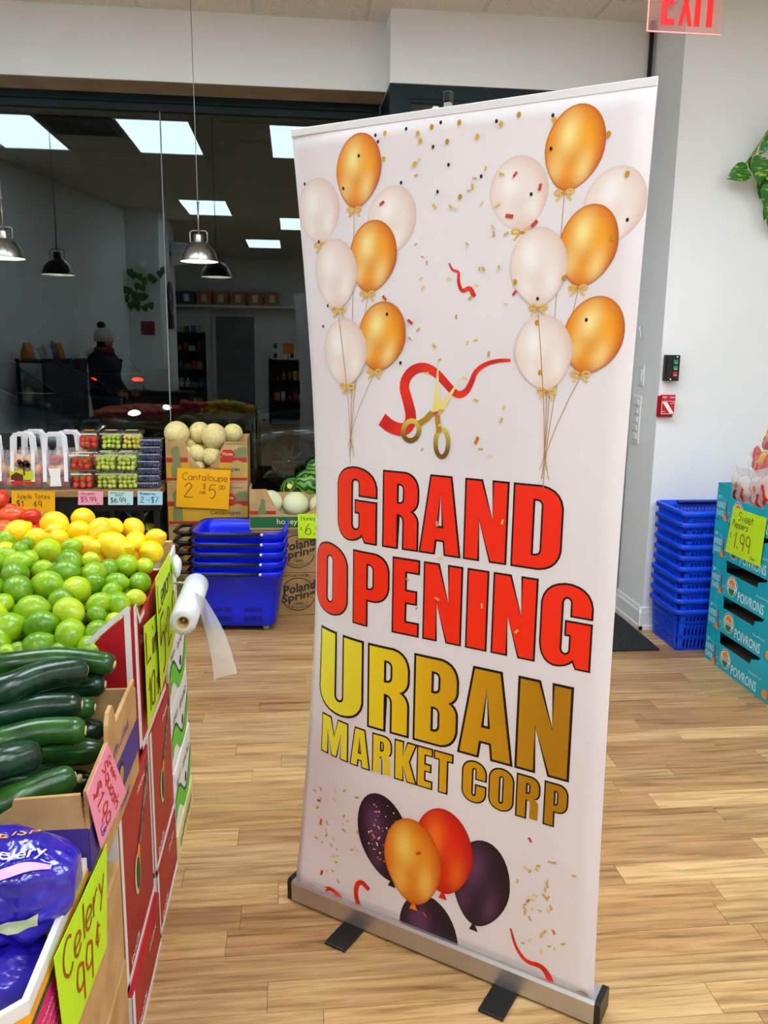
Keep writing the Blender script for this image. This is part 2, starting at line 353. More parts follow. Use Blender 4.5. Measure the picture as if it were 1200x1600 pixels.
for r in range(rows):
    y0 = 5.27-(r+1)*BW; x = -4.1-random.random()*.9
    while x < 4.7:
        l = random.choice((.42, .6, .78, .95, 1.2)); g = .0007; gy = .0012 if r % 2 else .0005
        near = y0 > .75 and x+l > -.62 and x < 2.75
        if near:
            b = MB().box(x+g, x+l-g, y0+gy, y0+BW-.0004, -.004, random.uniform(-.0003, .0003))
            b.build('plank', random.choice(woods), fl); count += 1
        else: rest.box(x+g, x+l-g, y0+g, y0+BW-g, -.004, 0)
        x += l
rest.build('plank', woods[0], fl, kind='stuff')
# ---- ceiling: tiles on a metal grid, light panels, vent
ce = structure(MB().box(-4.2, 4.8, -7.4, 5.4, CEIL+.03, CEIL+.06).build('ceiling', mat('ceiling_void', '8f8d86', .9), origin=(0, 0, CEIL)))
m_tile = mat('speckled_ceiling_tile', 'e4ded2', .95, noise=(160, 'b3ab9c', .58, .66), bump=(120, .25))
CX, CY = .6, .61
panels = [(-2.6, 2.03), (-1.4, 2.03), (-.2, 2.03), (1.0, 2.03), (-1.4, -1.63), (-.2, -3.07+.22), (1.0, -1.63), (2.8, -1.63), (2.8, .81), (-.8, -5.29), (1.6, -5.29), (.4, -.41), (1.6, -.41)]  # last two panels are unseen, added to brighten the banner front
taken = set()
ix = lambda x: round((x+3.8)/CX); iy = lambda y: round((3.25-y)/CY)
for px_, py_ in panels: taken |= {(ix(px_), iy(py_+1.22)), (ix(px_), iy(py_+.61))}
taken.add((ix(-2.0), iy(3.25)))
tile0 = None; grid = MB()
for i in range(14):
    for j in range(-3, 17):
        if (i, j) in taken: continue
        x0 = -3.8+i*CX; y1 = 3.25-j*CY; y0 = y1-CY
        if tile0 is None:
            tile0 = MB().box(.012, CX-.012, .012, CY-.012, 0, .02).build('ceiling_tile', m_tile, ce, origin=WL[ce]*0)
            tile0.location = (x0, y0, -.001+.0)
        else:
            t = tile0.copy(); COL.objects.link(t); t.location = (x0, y0, random.uniform(-.002, .002))
for i in range(15): grid.box(-3.8+i*CX-.012, -3.8+i*CX+.012, -7.2, 5.1, CEIL+.004, CEIL+.03)
for j in range(-3, 18): grid.box(-3.9, 4.7, 3.25-j*CY-.012, 3.25-j*CY+.012, CEIL+.004, CEIL+.03)
grid.build('ceiling_grid', mat('grid_white_metal', 'cfcbc0', .5), ce)
m_lit = mat('lit_diffuser', 'ffffff', .6, emit=('e7f3fe', PANEL_LIGHT))
for k, (x, y) in enumerate(panels):
    nth = ['first', 'second', 'third', 'fourth', 'fifth', 'sixth', 'seventh', 'eighth', 'ninth', 'tenth'][k if k < 4 else k-4]
    lb = ('bright rectangular ceiling light panel, %s from the left in the window row' if k < 4 else 'bright rectangular ceiling light panel deep in the shop, %s of those behind, some added') % nth
    t = thing('ceiling_light', lb, 'light', (x, y, CEIL-.004), 'ceiling light panels')
    f = MB().box(x, x+CX, y, y+.025, CEIL-.006, CEIL+.02).box(x, x+CX, y+1.195, y+1.22, CEIL-.006, CEIL+.02).box(x, x+.02, y+.025, y+1.195, CEIL-.006, CEIL+.02).box(x+.58, x+.6, y+.025, y+1.195, CEIL-.006, CEIL+.02)
    f.build('frame', m_trim, t); MB().box(x+.02, x+.58, y+.025, y+1.195, CEIL, CEIL+.012).build('diffuser', m_lit, t)
t = thing('ceiling_vent', 'square louvred air vent between the ceiling light panels', 'vent', (-2.0, 2.64, CEIL-.004))
b = MB()
for k in range(4):
    a = .02+k*.06; x0, x1, y0, y1 = -2+a, -1.4-a, 2.64+a, 3.25-a
    for q in ((x0, x1, y0, y0+.03), (x0, x1, y1-.03, y1), (x0, x0+.03, y0, y1), (x1-.03, x1, y0, y1)): b.box(*q, CEIL-.012+.006*k, CEIL-.006+.006*k)
b.build('louvre', mat('vent_grey', '6d6e6c', .5), t)
# ---- header over the shop window and over the entrance, side walls
HB = 2.933
o = structure(MB().box(-4.2, .515, 4.93, 5.35, HB, CEIL+.02).build('wall_back', m_wall, origin=(0, 5, HB)))
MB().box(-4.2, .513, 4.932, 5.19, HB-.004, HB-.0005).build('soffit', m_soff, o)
structure(MB().box(.515, 1.95, 4.735, 5.35, HB-.008, CEIL+.02).build('wall_entrance', m_wall, origin=(1, 5, HB)))
structure(MB().box(1.95, 4.7, 4.35, 5.35, 0, CEIL+.02).build('wall_right', m_wall, origin=(3, 4.35, 0)))
structure(MB().box(-4.2, .515, 5.1, 5.35, -.15, .30).build('wall_sill', m_wall, origin=(-1, 5.2, 0)))
def wallseg(name, a, b, th=.12, side=1):
    a, b = Vector((*a, 0)), Vector((*b, 0)); d = (b-a).normalized(); F = Fr(a, d, (0, 0, 1))
    return structure(MB().fbox(F, 0, (b-a).length, 0, CEIL+.02, 0, th*side).build(name, m_wall, origin=a))
wallseg('wall_left', (-3.55, 5.0), (-2.18, -1.25), side=1)
wallseg('wall_left_return', (-2.3, -1.25), (-1.75, -1.25), side=1)
wallseg('wall_left_pillar', (-1.75, -1.371), (-1.75, -2.7), side=1)
wallseg('wall_left_rear', (-2.9, -2.701), (-2.9, -7.0), side=1)
wallseg('wall_left_step', (-1.872, -2.7), (-3.02, -2.7), side=1)
wallseg('wall_rear', (-3.2, -7.0), (4.7, -7.0), side=1)
wallseg('wall_far_right', (4.6, -7.0), (4.6, 4.4), side=1)
def baseboard(name, x0, x1, y0, y1, outx, outy):
    d = Vector((x1-x0, y1-y0, 0)); l = d.length; d.normalize(); n = Vector((outx, outy, 0)); b = MB()
    prof = [(0, 0), (.022, 0), (.022, .022), (.017, .028), (.015, .098), (.010, .108), (.006, .126), (0, .13)]
    r0 = [Vector((x0, y0, 0))+n*p[0]+Vector((0, 0, p[1])) for p in prof]; r1 = [p+d*l for p in r0]
    b.loft([r0, r1], True, True, True, False); return structure(b.build(name, m_trim, merge=True))
baseboard('baseboard_right', 1.928, 4.6, 4.35, 4.35, 0, -1); baseboard('baseboard_entrance', 1.95, 1.95, 4.75, 4.328, -1, 0)
# ---- shop window: frame, two butted panes
def window(name, x0, x1):
    f = MB()
    f.box(x0, x1, 5.165, 5.25, HB-.045, HB-.002); f.box(x0, x1, 5.185, 5.24, HB-.085, HB-.045); f.box(x0, x1, 5.175, 5.25, .30, .36)
    o = structure(f.build(name, m_frame)); MB().box(x0+.003, x1-.003, WIN, WIN+.008, .35, HB-.06).build('pane', m_glass, o); return o
w1 = window('window_1', -4.1, -.748); w2 = window('window_2', -.748, .5)
MB().box(-.7515, -.7455, WIN-.003, WIN+.011, .36, HB-.08).build('joint', mat('silicone_joint', '7f8a8c', .6), w2)
# ---- entrance: dark green frame, transom and glazed door behind the banner
e = structure(MB().box(.515, .62, 4.745, 4.81, 0, HB-.012).box(1.87, 1.95, 4.745, 4.81, 0, HB-.012).box(.62, 1.87, 4.745, 4.81, HB-.08, HB-.012).box(.62, 1.87, 4.745, 4.81, 2.18, 2.28).box(.80, .85, 4.745, 4.81, 2.28, HB-.08).box(.515, .55, 4.81, 5.2, 0, HB-.012).build('door_1', m_frame))
for x0, x1 in ((.62, .80), (.85, 1.87)):
    MB().box(x0, x1, 4.775, 4.783, 2.28, HB-.08).build('pane', m_glass, e)
    MB().box(x0, x1, 4.752, 4.77, HB-.098, HB-.08).box(x0, x0+.012, 4.752, 4.77, 2.28, HB-.098).box(x1-.012, x1, 4.752, 4.77, 2.28, HB-.098).build('glazing_bead', m_frame, e)
d = MB()
for q in ((.64, .74, 0.02, 2.17), (1.75, 1.85, .02, 2.17)): d.box(q[0], q[1], 4.77, 4.81, q[2], q[3])
d.box(.74, 1.75, 4.77, 4.81, .02, .25).box(.74, 1.75, 4.77, 4.81, 2.05, 2.17).build('door_leaf', m_frame, e)
MB().box(.74, 1.75, 4.785, 4.793, .25, 2.05).build('pane', m_glass, e)
MB().tube([(.80, 4.74, .9), (.80, 4.70, .95), (.80, 4.70, 1.25), (.80, 4.74, 1.3)], .012).build('handle', m_steel, e)
tag(MB().tube([(1.925, 4.715, CEIL), (1.925, 4.715, 2.6), (1.925, 4.715, .1)], .013).build('cable_conduit', m_black), 'thin black vertical conduit in the corner beside the entrance header', 'pipe')
tag(MB().box(1.25, 1.905, 4.0, 4.66, 0, .012).build('door_mat', mat('black_mat', '1b1d1e', .95, noise=(90, '2b2d2e', .4, .6), bump=(150, .5))), 'black rubber doormat on the floor at the entrance', 'mat')
# ================================================================== OUTSIDE: pavement, road, parked cars
structure(MB().box(-14, 14, 5.35, 8.9, -.25, -.02).build('pavement', mat('pavement_concrete', '55544f', .9, noise=(2, '48463f', .4, .6)), origin=(0, 7, -.1)))
structure(MB().box(-30, 30, 8.9, 42, -.4, -.12).build('road', mat('asphalt', '24262a', .85, noise=(4, '2c2f33', .4, .6)), origin=(0, 15, -.2)))
structure(MB().box(-40, 40, 40, 41, -.4, 12).build('wall_across_street', mat('far_brick', '2b2522', .95, noise=(1, '332c27', .4, .6)), origin=(0, 26, 0)))
def car(name, label, loc, rz, paint, lights=(0, 0)):
    t = thing(name, label, 'car', (0, 0, 0)); X = lambda s: s
    secs = [(-2.25, .34, .62, .70), (-2.15, .24, .80, .80), (-1.6, .20, .92, .88), (-.9, .18, .96, .90), (.4, .18, .97, .90), (1.0, .18, .95, .90), (1.7, .20, .86, .87), (2.1, .24, .74, .80), (2.25, .32, .60, .70)]
    rings = [[Vector((x, y*wd, z)) for y, z in ((-.92, z0), (-1, (z0+z1)/2-.02), (-.97, z1-.06), (-.86, z1), (.86, z1), (.97, z1-.06), (1, (z0+z1)/2-.02), (.92, z0))] for x, z0, z1, wd in secs]
    MB().loft(rings).build('body', paint, t)
    cab = [(-1.65, .93, .80, .80), (-.95, 1.36, .78, .62), (-.2, 1.43, .78, .62), (.25, 1.38, .78, .62), (1.05, .95, .80, .80)]
    rings = [[Vector((x, -.84, .90)), Vector((x, -w1*.98, .9+(z-.9)*.5)), Vector((x, -w2, z)), Vector((x, w2, z)), Vector((x, w1*.98, .9+(z-.9)*.5)), Vector((x, .84, .90))] for x, z, w1, w2 in cab]
    MB().loft(rings, smooth=False).build('cabin_glass', mat('car_glass', '08090b', .05, 0, .8), t)
    rf = [[Vector((x, y*w2*1.03, z+.012-(abs(y) > .8)*.03)) for y in (-1, -.5, 0, .5, 1)] for x, z, w1, w2 in ((-.98, 1.35, 0, .62), (-.2, 1.43, 0, .62), (.27, 1.375, 0, .62))]
    MB().loft(rf, closed=False).build('roof', paint, t)
    for s in (-1, 1):
        MB().tube([(1.06, s*.80, .95), (.26, s*.635, 1.39), (-.2, s*.64, 1.435), (-.96, s*.635, 1.365), (-1.66, s*.80, .94)], .022).build('roof_pillar', paint, t)
        MB().tube([(1.06, s*.862, .945), (-1.66, s*.855, .945)], .012).build('chrome_trim', m_chrome, t)
    for x in (-1.38, 1.42):
        for s in (-1, 1):
            y = s*.86; wl = MB().lathe([(.20, -.1), (.30, -.11), (.325, -.08), (.325, .08), (.30, .11), (.20, .1)], (x, y, .325), 28, 'y').build('wheel', mat('tyre_rubber', '101010', .8), t)
            rim = MB()
            for k in range(10):
                a = 2*PI*k/10; dr = Vector((math.cos(a), 0, math.sin(a))); sd = Vector((-math.sin(a), 0, math.cos(a)))*.016; c = Vector((x, y+s*.085, .325))
                rim.add([c+dr*.04-sd, c+dr*.04+sd, c+dr*.205+sd*.7, c+dr*.205-sd*.7], [(0, 1, 2, 3)])
            rim.lathe([(.195, -.085*s), (.212, -.1*s), (.215, -.06*s)], (x, y, .325), 28, 'y')
            rim.lathe([(.0, -.095*s), (.045, -.09*s), (.05, -.06*s)], (x, y, .325), 14, 'y'); rim.build('rim', m_chrome, wl)
    for s in (-1, 1):
        MB().ell((2.12, s*.60, .66), .10, .17, .055, u=12, v=6).build('headlight', mat('headlamp_lit', 'ffffff', .2, emit=('fff4e0', 2.5)) if lights[0] else m_chrome, t)
        MB().ell((-2.16, s*.62, .72), .07, .17, .06, u=12, v=6).build('taillight', mat('tail_lit', 'ff2010', .3, emit=('ff1505', 9)) if lights[1] else mat('tail_off', '5a0a08', .2), t)
        MB().ell((2.2, s*.62, .48), .05, .09, .03, u=10, v=5).build('indicator', mat('amber_lit', 'ff9010', .3, emit=('ff8a10', 3)) if lights[0] else mat('amber_off', '8a5010', .3), t)
    t.location = loc; t.rotation_euler.z = rz; return t
def rear_at(x, y, Y, rz, l):
    p = ony(x, y, Y); return (p.x-l*math.cos(rz), p.y-l*math.sin(rz), -.12)
car('parked_car', 'dark parked car outside the window behind the melons', (1.35, 10.9, -.12), PI, mat('car_paint_black', '0b0d12', .25, .3, .6, coat=1))
car('parked_car', 'silver parked car outside behind the apple bags', (-4.75, 10.9, -.12), 0, mat('car_paint_silver', '9aa3a4', .3, .7, .6, coat=1))
car('moving_car', 'car in the dark street with glowing red tail lights', rear_at(178, 585, 24, R(112), -2.16), R(112), mat('car_paint_blue', '10161f', .3, .3, .6, coat=1), (0, 1))
car('moving_car', 'car in the dark street with white headlights on', rear_at(232, 606, 13.5, R(-14), 2.12), R(-14), mat('car_paint_grey', '1a1c20', .3, .3, .6, coat=1), (1, 0))
# ================================================================== ROLL-UP BANNER
BWID, BHGT, BZ0 = .85, 1.9575, .09
BO = _r*(-.2329)+_h*2.1176; _by = -.5258-YAW
BD = Vector((math.cos(_by), math.sin(_by), 0)); BN = Vector((-math.sin(_by), math.cos(_by), 0)); U0 = .27
def banner_pt(u, v, off=0):
    t = min(1, max(0, v/BHGT)); s = max(1e-4, math.sin(PI*t))**.85; phi = .60*s
    nar = .012*math.sin(PI*t)
    if u < U0:
        k = phi/U0; d = U0-u; a = k*d; x = U0-math.sin(a)/k; y = (1-math.cos(a))/k; nx, ny = -math.sin(a), -math.cos(a)
    else:
        x, y, nx, ny = u, 0, 0, -1
    if u > .6: x -= nar*((u-.6)/.25)**2
    return BO+BD*(x+nx*off)+BN*(y+ny*off)+Vector((0, 0, BZ0+v))
def banner_uv(px, py):
    u, v = .4, 1.0
    for _ in range(25):
        a = topx(banner_pt(u, v)); b = topx(banner_pt(u+1e-4, v)); c = topx(banner_pt(u, v+1e-4))
        j = ((b[0]-a[0])/1e-4, (c[0]-a[0])/1e-4, (b[1]-a[1])/1e-4, (c[1]-a[1])/1e-4); d = j[0]*j[3]-j[1]*j[2]; ex, ey = px-a[0], py-a[1]
        u += max(-.2, min(.2, (j[3]*ex-j[1]*ey)/d)); v += max(-.3, min(.3, (-j[2]*ex+j[0]*ey)/d)); u = max(-.1, min(1, u))
    return u, v
BUS = [.02*i for i in range(14)]+[.34, .42, .5, .58, .64, .68, .72, .76, .8, .85]; BVS = [-.03]+[i*BHGT/44 for i in range(45)]
ban = thing('banner_stand', 'tall white roll-up banner with red and gold grand opening lettering', 'banner', BO+BD*.425)
pm = MB(); wv = len(BUS)
pm.add([banner_pt(u, v) for v in BVS for u in BUS], [(j*wv+i, j*wv+i+1, (j+1)*wv+i+1, (j+1)*wv+i) for j in range(len(BVS)-1) for i in range(wv-1)], None, True)
m_ban = mat('banner_vinyl', 'ece6e6', .42, 0, .4, noise=(2.5, 'e9e1e2', .4, .6), bump=(14, .12))
panel = pm.build('banner_panel', m_ban, ban, solid=.0006)
m_print = vcol_mat('banner_print', .42, .4)
def banner_print(name, layers, label=None):
    """layers: list of (list of (verts2d, faces, cols), off)  -> one mesh wrapped on the banner surface"""
    bm = bmesh.new(); cl = bm.verts.layers.float_color.new('Col'); ol = bm.verts.layers.float.new('off')
    for vs, fs, cols, off in layers:
        bv = []
        for i, p in enumerate(vs):
            q = bm.verts.new((p[0], p[1], 0)); q[cl] = cols[i] if isinstance(cols, list) else cols; q[ol] = off; bv.append(q)
        for f in fs:
            try: bm.faces.new([bv[i] for i in f])
            except ValueError: pass
    us = [v.co.x for v in bm.verts]; vv = [v.co.y for v in bm.verts]
    cuts = [(Vector((u, 0, 0)), Vector((1, 0, 0))) for u in BUS if min(us) < u < max(us)]+[(Vector((0, v, 0)), Vector((0, 1, 0))) for v in BVS if min(vv) < v < max(vv) and (min(us) < U0)]
    for co, no in cuts: bmesh.ops.bisect_plane(bm, geom=bm.verts[:]+bm.edges[:]+bm.faces[:], plane_co=co, plane_no=no, dist=1e-6)
    if min(vv) < -.026: bmesh.ops.bisect_plane(bm, geom=bm.verts[:]+bm.edges[:]+bm.faces[:], plane_co=(0, -.026, 0), plane_no=(0, -1, 0), clear_outer=True)
    og = WL[panel]
    for v in bm.verts: v.co = banner_pt(v.co.x, v.co.y, v[ol])-og
    me = bpy.data.meshes.new(name); bm.to_mesh(me); bm.free(); me.materials.append(m_print)
    o = bpy.data.objects.new(name, me); COL.objects.link(o); o.parent = panel; WL[o] = og.copy()
    if label: o['label'] = label
    return o
def tri_poly(pts, holes=()):
    loops = [list(pts)]+[list(h) for h in holes]; flat = [p for l in loops for p in l]
    return flat, [up_tri(t, flat) for t in tessellate_polygon([[Vector((p[0], p[1], 0)) for p in l] for l in loops])]
BLK = srgb('14090a')
def line(chars, exts, ytl, ytr, ybl, ybr, colfn, wide, name):
    """exts: px extents of every letter; y of cap top / baseline at the left and right ends"""
    xa, xb = exts[0][0], exts[-1][1]
    f = lambda x, a, b: a+(b-a)*(x-xa)/(xb-xa)
    vt = []; vb = []
    for x0, x1 in exts:
        xm = (x0+x1)/2; vt.append(banner_uv(xm, f(xm, ytl, ytr))[1]); vb.append(banner_uv(xm, f(xm, ybl, ybr))[1])
    v1 = sum(vt)/len(vt); v0 = sum(vb)/len(vb)
    out = []
    for ch, (x0, x1) in zip(chars, exts):
        u0 = banner_uv(x0, f(x0, (ytl+ybl)/2, (ytr+ybr)/2))[0]; u1 = banner_uv(x1, f(x1, (ytl+ybl)/2, (ytr+ybr)/2))[0]
        o, hs = glyph(ch, u0+wide, u1-wide, v0+wide, v1-wide)
        of, ft = tri_poly(offset(o, wide), [offset(h, -wide) for h in hs]); out.append((of, ft, BLK, .0010))
        cf, ct = tri_poly(o, hs); out.append((cf, ct, [colfn(p[0], p[1]) for p in cf], .0018))
    banner_print('lettering', out, name)
z = lambda ox, sc, l: [(ox+a/sc, ox+b/sc) for a, b in l]
red = srgb('fb2a06'); rd = lambda u, v: red
def grad(u, v):
    t = min(1, max(0, (u-.08)/.62)); st = [(0, 'f7ef3e'), (.35, 'eecb1c'), (.6, 'd9a00a'), (1, 'b27a06')]
    for (a, c), (b, d) in zip(st, st[1:]):
        if t <= b:
            k = (t-a)/(b-a); c, d = srgb(c), srgb(d); return tuple(c[i]*(1-k)+d[i]*k for i in range(4))
line('GRAND', z(460, 2.4, [(163, 312), (331, 468), (470, 628), (637, 802), (817, 1008)]), 729, 758, 848, 891, rd, .0045, 'red block letters GRAND')
line('OPENING', z(460, 2.4, [(85, 202), (220, 357), (367, 470), (483, 630), (645, 727), (742, 910), (922, 1120)]), 853, 912, 967, 1046, rd, .0045, 'red block letters OPENING')
line('URBAN', z(460, 2.4, [(97, 260), (275, 433), (447, 616), (617, 826), (833, 1040)]), 986, 1073, 1118, 1219, grad, .006, 'gold block letters URBAN')
line('MARKETCORP', z(460, 2.4, [(103, 203), (209, 285), (292, 367), (375, 460), (459, 520), (522, 596), (628, 722), (728, 825), (831, 922), (935, 1027)]), 1121, 1228, 1181, 1299, grad, .004, 'gold block letters MARKET CORP')
def mixc(a, b, t): return tuple(a[i]*(1-t)+b[i]*t for i in range(4))
def balloon(cx, cy, hw, hh, kind, lean=0, off=.0008, knot=True):
    u, v = banner_uv(cx, cy); a = (banner_uv(cx+hw*.5, cy)[0]-banner_uv(cx-hw*.5, cy)[0]); b = (banner_uv(cx, cy-hh*.5)[1]-banner_uv(cx, cy+hh*.5)[1])
    pal = {'gold': ('c25206', 'f59600', 'ffbe04', 'fff0a0'), 'white': ('e2c2b4', 'f0dfd2', 'f4eae0', 'fdf8f2'), 'dark': ('180a18', '230e24', '2c1430', '6a3a63'), 'red': ('b80c04', 'e01a05', 'ee2406', 'ff7a20'), 'orange': ('c8500a', 'ec820c', 'ffae14', 'ffe068')}[kind]
    pal = [srgb(c) for c in pal]; vs = []; fs = []; cols = []; NR, NA = 12, 36
    for i in range(NR+1):
        r = i/NR
        for j in range(NA):
            t = 2*PI*j/NA; x, y = math.sin(t)*r, math.cos(t)*r
            sq = 1-.20*max(0, -y)**1.5 if y < 0 else 1
            X, Y = x*sq, y
            hx, hy = X+.28, Y-.30; h1 = math.exp(-(hx*hx*9+hy*hy*5)); hx, hy = X-.45, Y+.45; h2 = math.exp(-(hx*hx*14+hy*hy*6)); hx, hy = X+.5, Y+.55; h3 = math.exp(-(hx*hx*14+hy*hy*9))
            hx, hy = X+.1, Y+.25; dk = math.exp(-(hx*hx*4+hy*hy*9))
            c = mixc(pal[1], pal[0], max(0, r-.55)/.45*(.5+.5*(X*.8-Y*.3+.3))); c = mixc(c, pal[2], .6*(1-r)); c = mixc(c, pal[0], .35*dk)
            c = mixc(c, pal[3], min(1, .85*h1+.6*h2+.5*h3)); 
            if r > .96: c = mixc(c, pal[0], .7)
            X, Y = X*a, Y*b; X, Y = X*math.cos(lean)-Y*math.sin(lean), X*math.sin(lean)+Y*math.cos(lean)
            vs.append((u+X, v+Y)); cols.append(c)
            if i < NR: fs.append((i*NA+j, i*NA+(j+1) % NA, (i+1)*NA+(j+1) % NA, (i+1)*NA+j))
    L = [(vs, fs, cols, off)]; bx, by = u+b*math.sin(lean), v-b*math.cos(lean)
    if knot:
        g = srgb('d8951c'); g2 = srgb('f3d27a'); k = a*.33
        if kind in ('gold', 'white'):
            for s in (-1, 1):
                for path in ([(0, 0), (s*.5*k, .35*k), (s*k, .2*k), (s*.9*k, -.15*k), (0, 0)], [(0, 0), (s*.4*k, -.3*k), (s*.75*k, -.75*k)]):
                    for q in stroke_poly([(bx+p[0], by+p[1]-.2*k) for p in chaikin(path)], k*.22): L.append((list(q), [(0, 1, 2, 3)], [g, g, g2, g2], off+.0003))
        else: L.append(([(bx, by+.01), (bx-.012, by-.016), (bx+.012, by-.016)], [(0, 1, 2)], pal[1], off-.0001))
    return L, (bx, by)
clusters = [([(498, 330, 32, 52, 'white', .04), (611, 345, 38, 55, 'white', -.3), (560, 267, 35, 59, 'gold', -.14), (582, 401, 37, 57, 'gold', -.15), (525, 428, 32, 55, 'white', .1), (596, 526, 37, 55, 'gold', -.22), (539, 550, 33, 52, 'white', .12)], (549, 700)),
            ([(811, 302, 46, 59, 'white', .12), (960, 321, 49, 62, 'white', -.35), (898, 231, 47, 68, 'gold', -.2), (919, 384, 46, 65, 'gold', -.2), (842, 417, 45, 62, 'white', .05), (928, 524, 47, 62, 'gold', -.3), (850, 551, 45, 59, 'white', .15)], (851, 735))]
for bl, kn in clusters:
    tu, tv = banner_uv(*kn); knots = []
    for i, q in enumerate(bl):
        L, kb = balloon(*q, off=.0006+.0004*i); banner_print('printed_balloon', L, {'white': 'pearl white balloon', 'gold': 'shiny gold balloon'}[q[4]]); knots.append(kb)
    L = []
    for i, (bx, by) in enumerate(knots[2:]):
        e = (tu+(i-2)*.006, tv-.02*(i % 3)); mid = (tu+(bx-tu)*.25, tv+(by-tv)*.4)
        for q in stroke_poly(chaikin([(bx, by-.01), ((bx+mid[0])/2, (by+mid[1])/2), mid, (tu, tv+.03), e]), .0016): L.append((list(q), [(0, 1, 2, 3)], srgb('b98a45'), .0012 if i < 2 else .0036))
    banner_print('printed_string', L)
for i, q in enumerate([(669, 1462, 46, 62, 'dark', .1), (751, 1381, 45, 69, 'dark', -.12), (600, 1308, 41, 66, 'dark', .22), (693, 1330, 46, 66, 'red', .02), (645, 1346, 45, 66, 'orange', .05)]):
    L, kb = balloon(*q, off=.0006+.0005*i)
    if i == 2:
        uu, vv = banner_uv(602, 1300)
        for k in range(70):
            a = random.random()*2*PI; r = random.random()**.6; p = (uu+.055*r*math.cos(a)-.005, vv+.085*r*math.sin(a)); s = random.uniform(.0012, .003)
            L.append(([(p[0]+s*math.cos(t), p[1]+s*math.sin(t)) for t in (0, 1.05, 2.1, 3.14, 4.2, 5.2)], [(0, 1, 2, 3, 4, 5)], srgb(random.choice(['f2e2c0', 'e0a840', 'c86a50', 'ffffff'])), .0021))
    banner_print('printed_balloon', L, ['dark purple balloon cut off by the base', 'dark purple balloon', 'dark speckled balloon', 'red balloon', 'golden orange balloon'][i])
def ribbon(pts, wd, c1='f03010', c2='c01018', off=.0012):
    uv = chaikin([banner_uv(*p) for p in pts]); n = len(uv); w0, w1 = wd if isinstance(wd, tuple) else (wd, wd); ws = [w0+(w1-w0)*i/(n-1) for i in range(n)]
    a, b = srgb(c1), srgb(c2); L = []
    for i, q in enumerate(stroke_poly(uv, ws)):
        d = uv[i+1][0]-uv[i][0]; t = .5+.5*math.sin(i*.55); L.append((list(q), [(0, 1, 2, 3)], mixc(a, b, t*.6), off))
    return L
banner_print('printed_ribbon', ribbon([(597, 655), (612, 668), (634, 673), (644, 655), (638, 628), (630, 602), (641, 580), (662, 572), (682, 582), (698, 600), (714, 618), (728, 614), (737, 598), (743, 580), (760, 568), (780, 563), (798, 563)], (.034, .006)), 'curling red ribbon')
banner_print('printed_ribbon', ribbon([(702, 411), (707, 423), (718, 424), (716, 440), (722, 457), (735, 448), (741, 464)], (.003, .012)), 'small red streamer')
banner_print('printed_ribbon', ribbon([(560, 1415), (556, 1395), (558, 1381), (566, 1377), (577, 1390)], .014), 'red streamer stub'); banner_print('printed_ribbon', ribbon([(798, 1450), (806, 1480), (822, 1503), (846, 1508), (858, 1525), (862, 1542)], (.004, .02)), 'long red streamer')
banner_print('printed_ribbon', ribbon([(902, 1560), (898, 1552), (905, 1549), (916, 1553), (921, 1560), (916, 1566)], .007, 'b89468', '7a5a44'), 'small curled bronze streamer'); banner_print('printed_ribbon', ribbon([(508, 1389), (518, 1388), (530, 1400), (540, 1412)], .012), 'red streamer at the left edge')
g1, g2 = srgb('f0d860'), srgb('7a5410'); L = []
def upoly(pts, cols, off): 
    uv = [banner_uv(*p) for p in pts]; f, t = tri_poly(uv); L.append((f, t, cols, off))
upoly([(685, 566), (688, 640), (676, 648)], [srgb('f4ecb0'), g1, g1], .0021); upoly([(722, 589), (690, 648), (684, 638)], [srgb('f4ecb0'), g1, g1], .0020)
def ring(cx, cy, rx, ry, wd, tilt, off):
    u, v = banner_uv(cx, cy); a = banner_uv(cx+rx, cy)[0]-u; b = banner_uv(cx, cy-ry)[1]-v; pts = []
    for k in range(25):
        t = 2*PI*k/24; x, y = a*math.cos(t), b*math.sin(t); pts.append((u+x*math.cos(tilt)-y*math.sin(tilt), v+x*math.sin(tilt)+y*math.cos(tilt)))
    for q in stroke_poly(pts, wd): L.append((list(q), [(0, 1, 2, 3)], [mixc(g2, g1, min(1, max(0, (p[1]-v)/b*.5+.3))) for p in q], off))
ring(643, 673, 12, 16, .012, -.5, .0022); ring(691, 692, 10, 22, .011, 0, .0022)
for pts, wd in (([(676, 644), (666, 655), (655, 662)], .014), ([(684, 648), (685, 660), (687, 676)], .013)):
    for q in stroke_poly([banner_uv(*p) for p in pts], wd): L.append((list(q), [(0, 1, 2, 3)], srgb('b8861c'), .0023))
banner_print('printed_scissors', L, 'gold scissors cutting the ribbon')
random.seed(11); L = []
def fleck(px, py, kind):
    u, v = banner_uv(px, py)
    if not .01 < u < .84: return
    if kind == 0: s = .0042; pts = [(u+s*.8*math.cos(t), v+s*math.sin(t)) for t in [k*PI/4 for k in range(8)]]; c = '0c0a0a'
    elif kind == 1: s = .0062; pts = [(u+s*.8*math.cos(t), v+s*math.sin(t)) for t in [k*PI/4 for k in range(8)]]; c = random.choice(['c8901c', 'e0aa30'])
    else:
        a = random.random()*3; s = (.0085 if kind == 2 else .006)*random.uniform(.7, 1.1); c = random.choice(['c23a1c', 'd87018', 'c84420']) if kind == 2 else random.choice(['d8b24a', 'caa860', 'e6cf80'])
        pts = [(u+s*(x*math.cos(a)-y*math.sin(a)), v+s*(x*math.sin(a)+y*math.cos(a))) for x, y in ((-1, -.45), (1, -.45), (1, .45), (-1, .45))]
    L.append((pts, [tuple(range(len(pts)))], srgb(c), .0042))
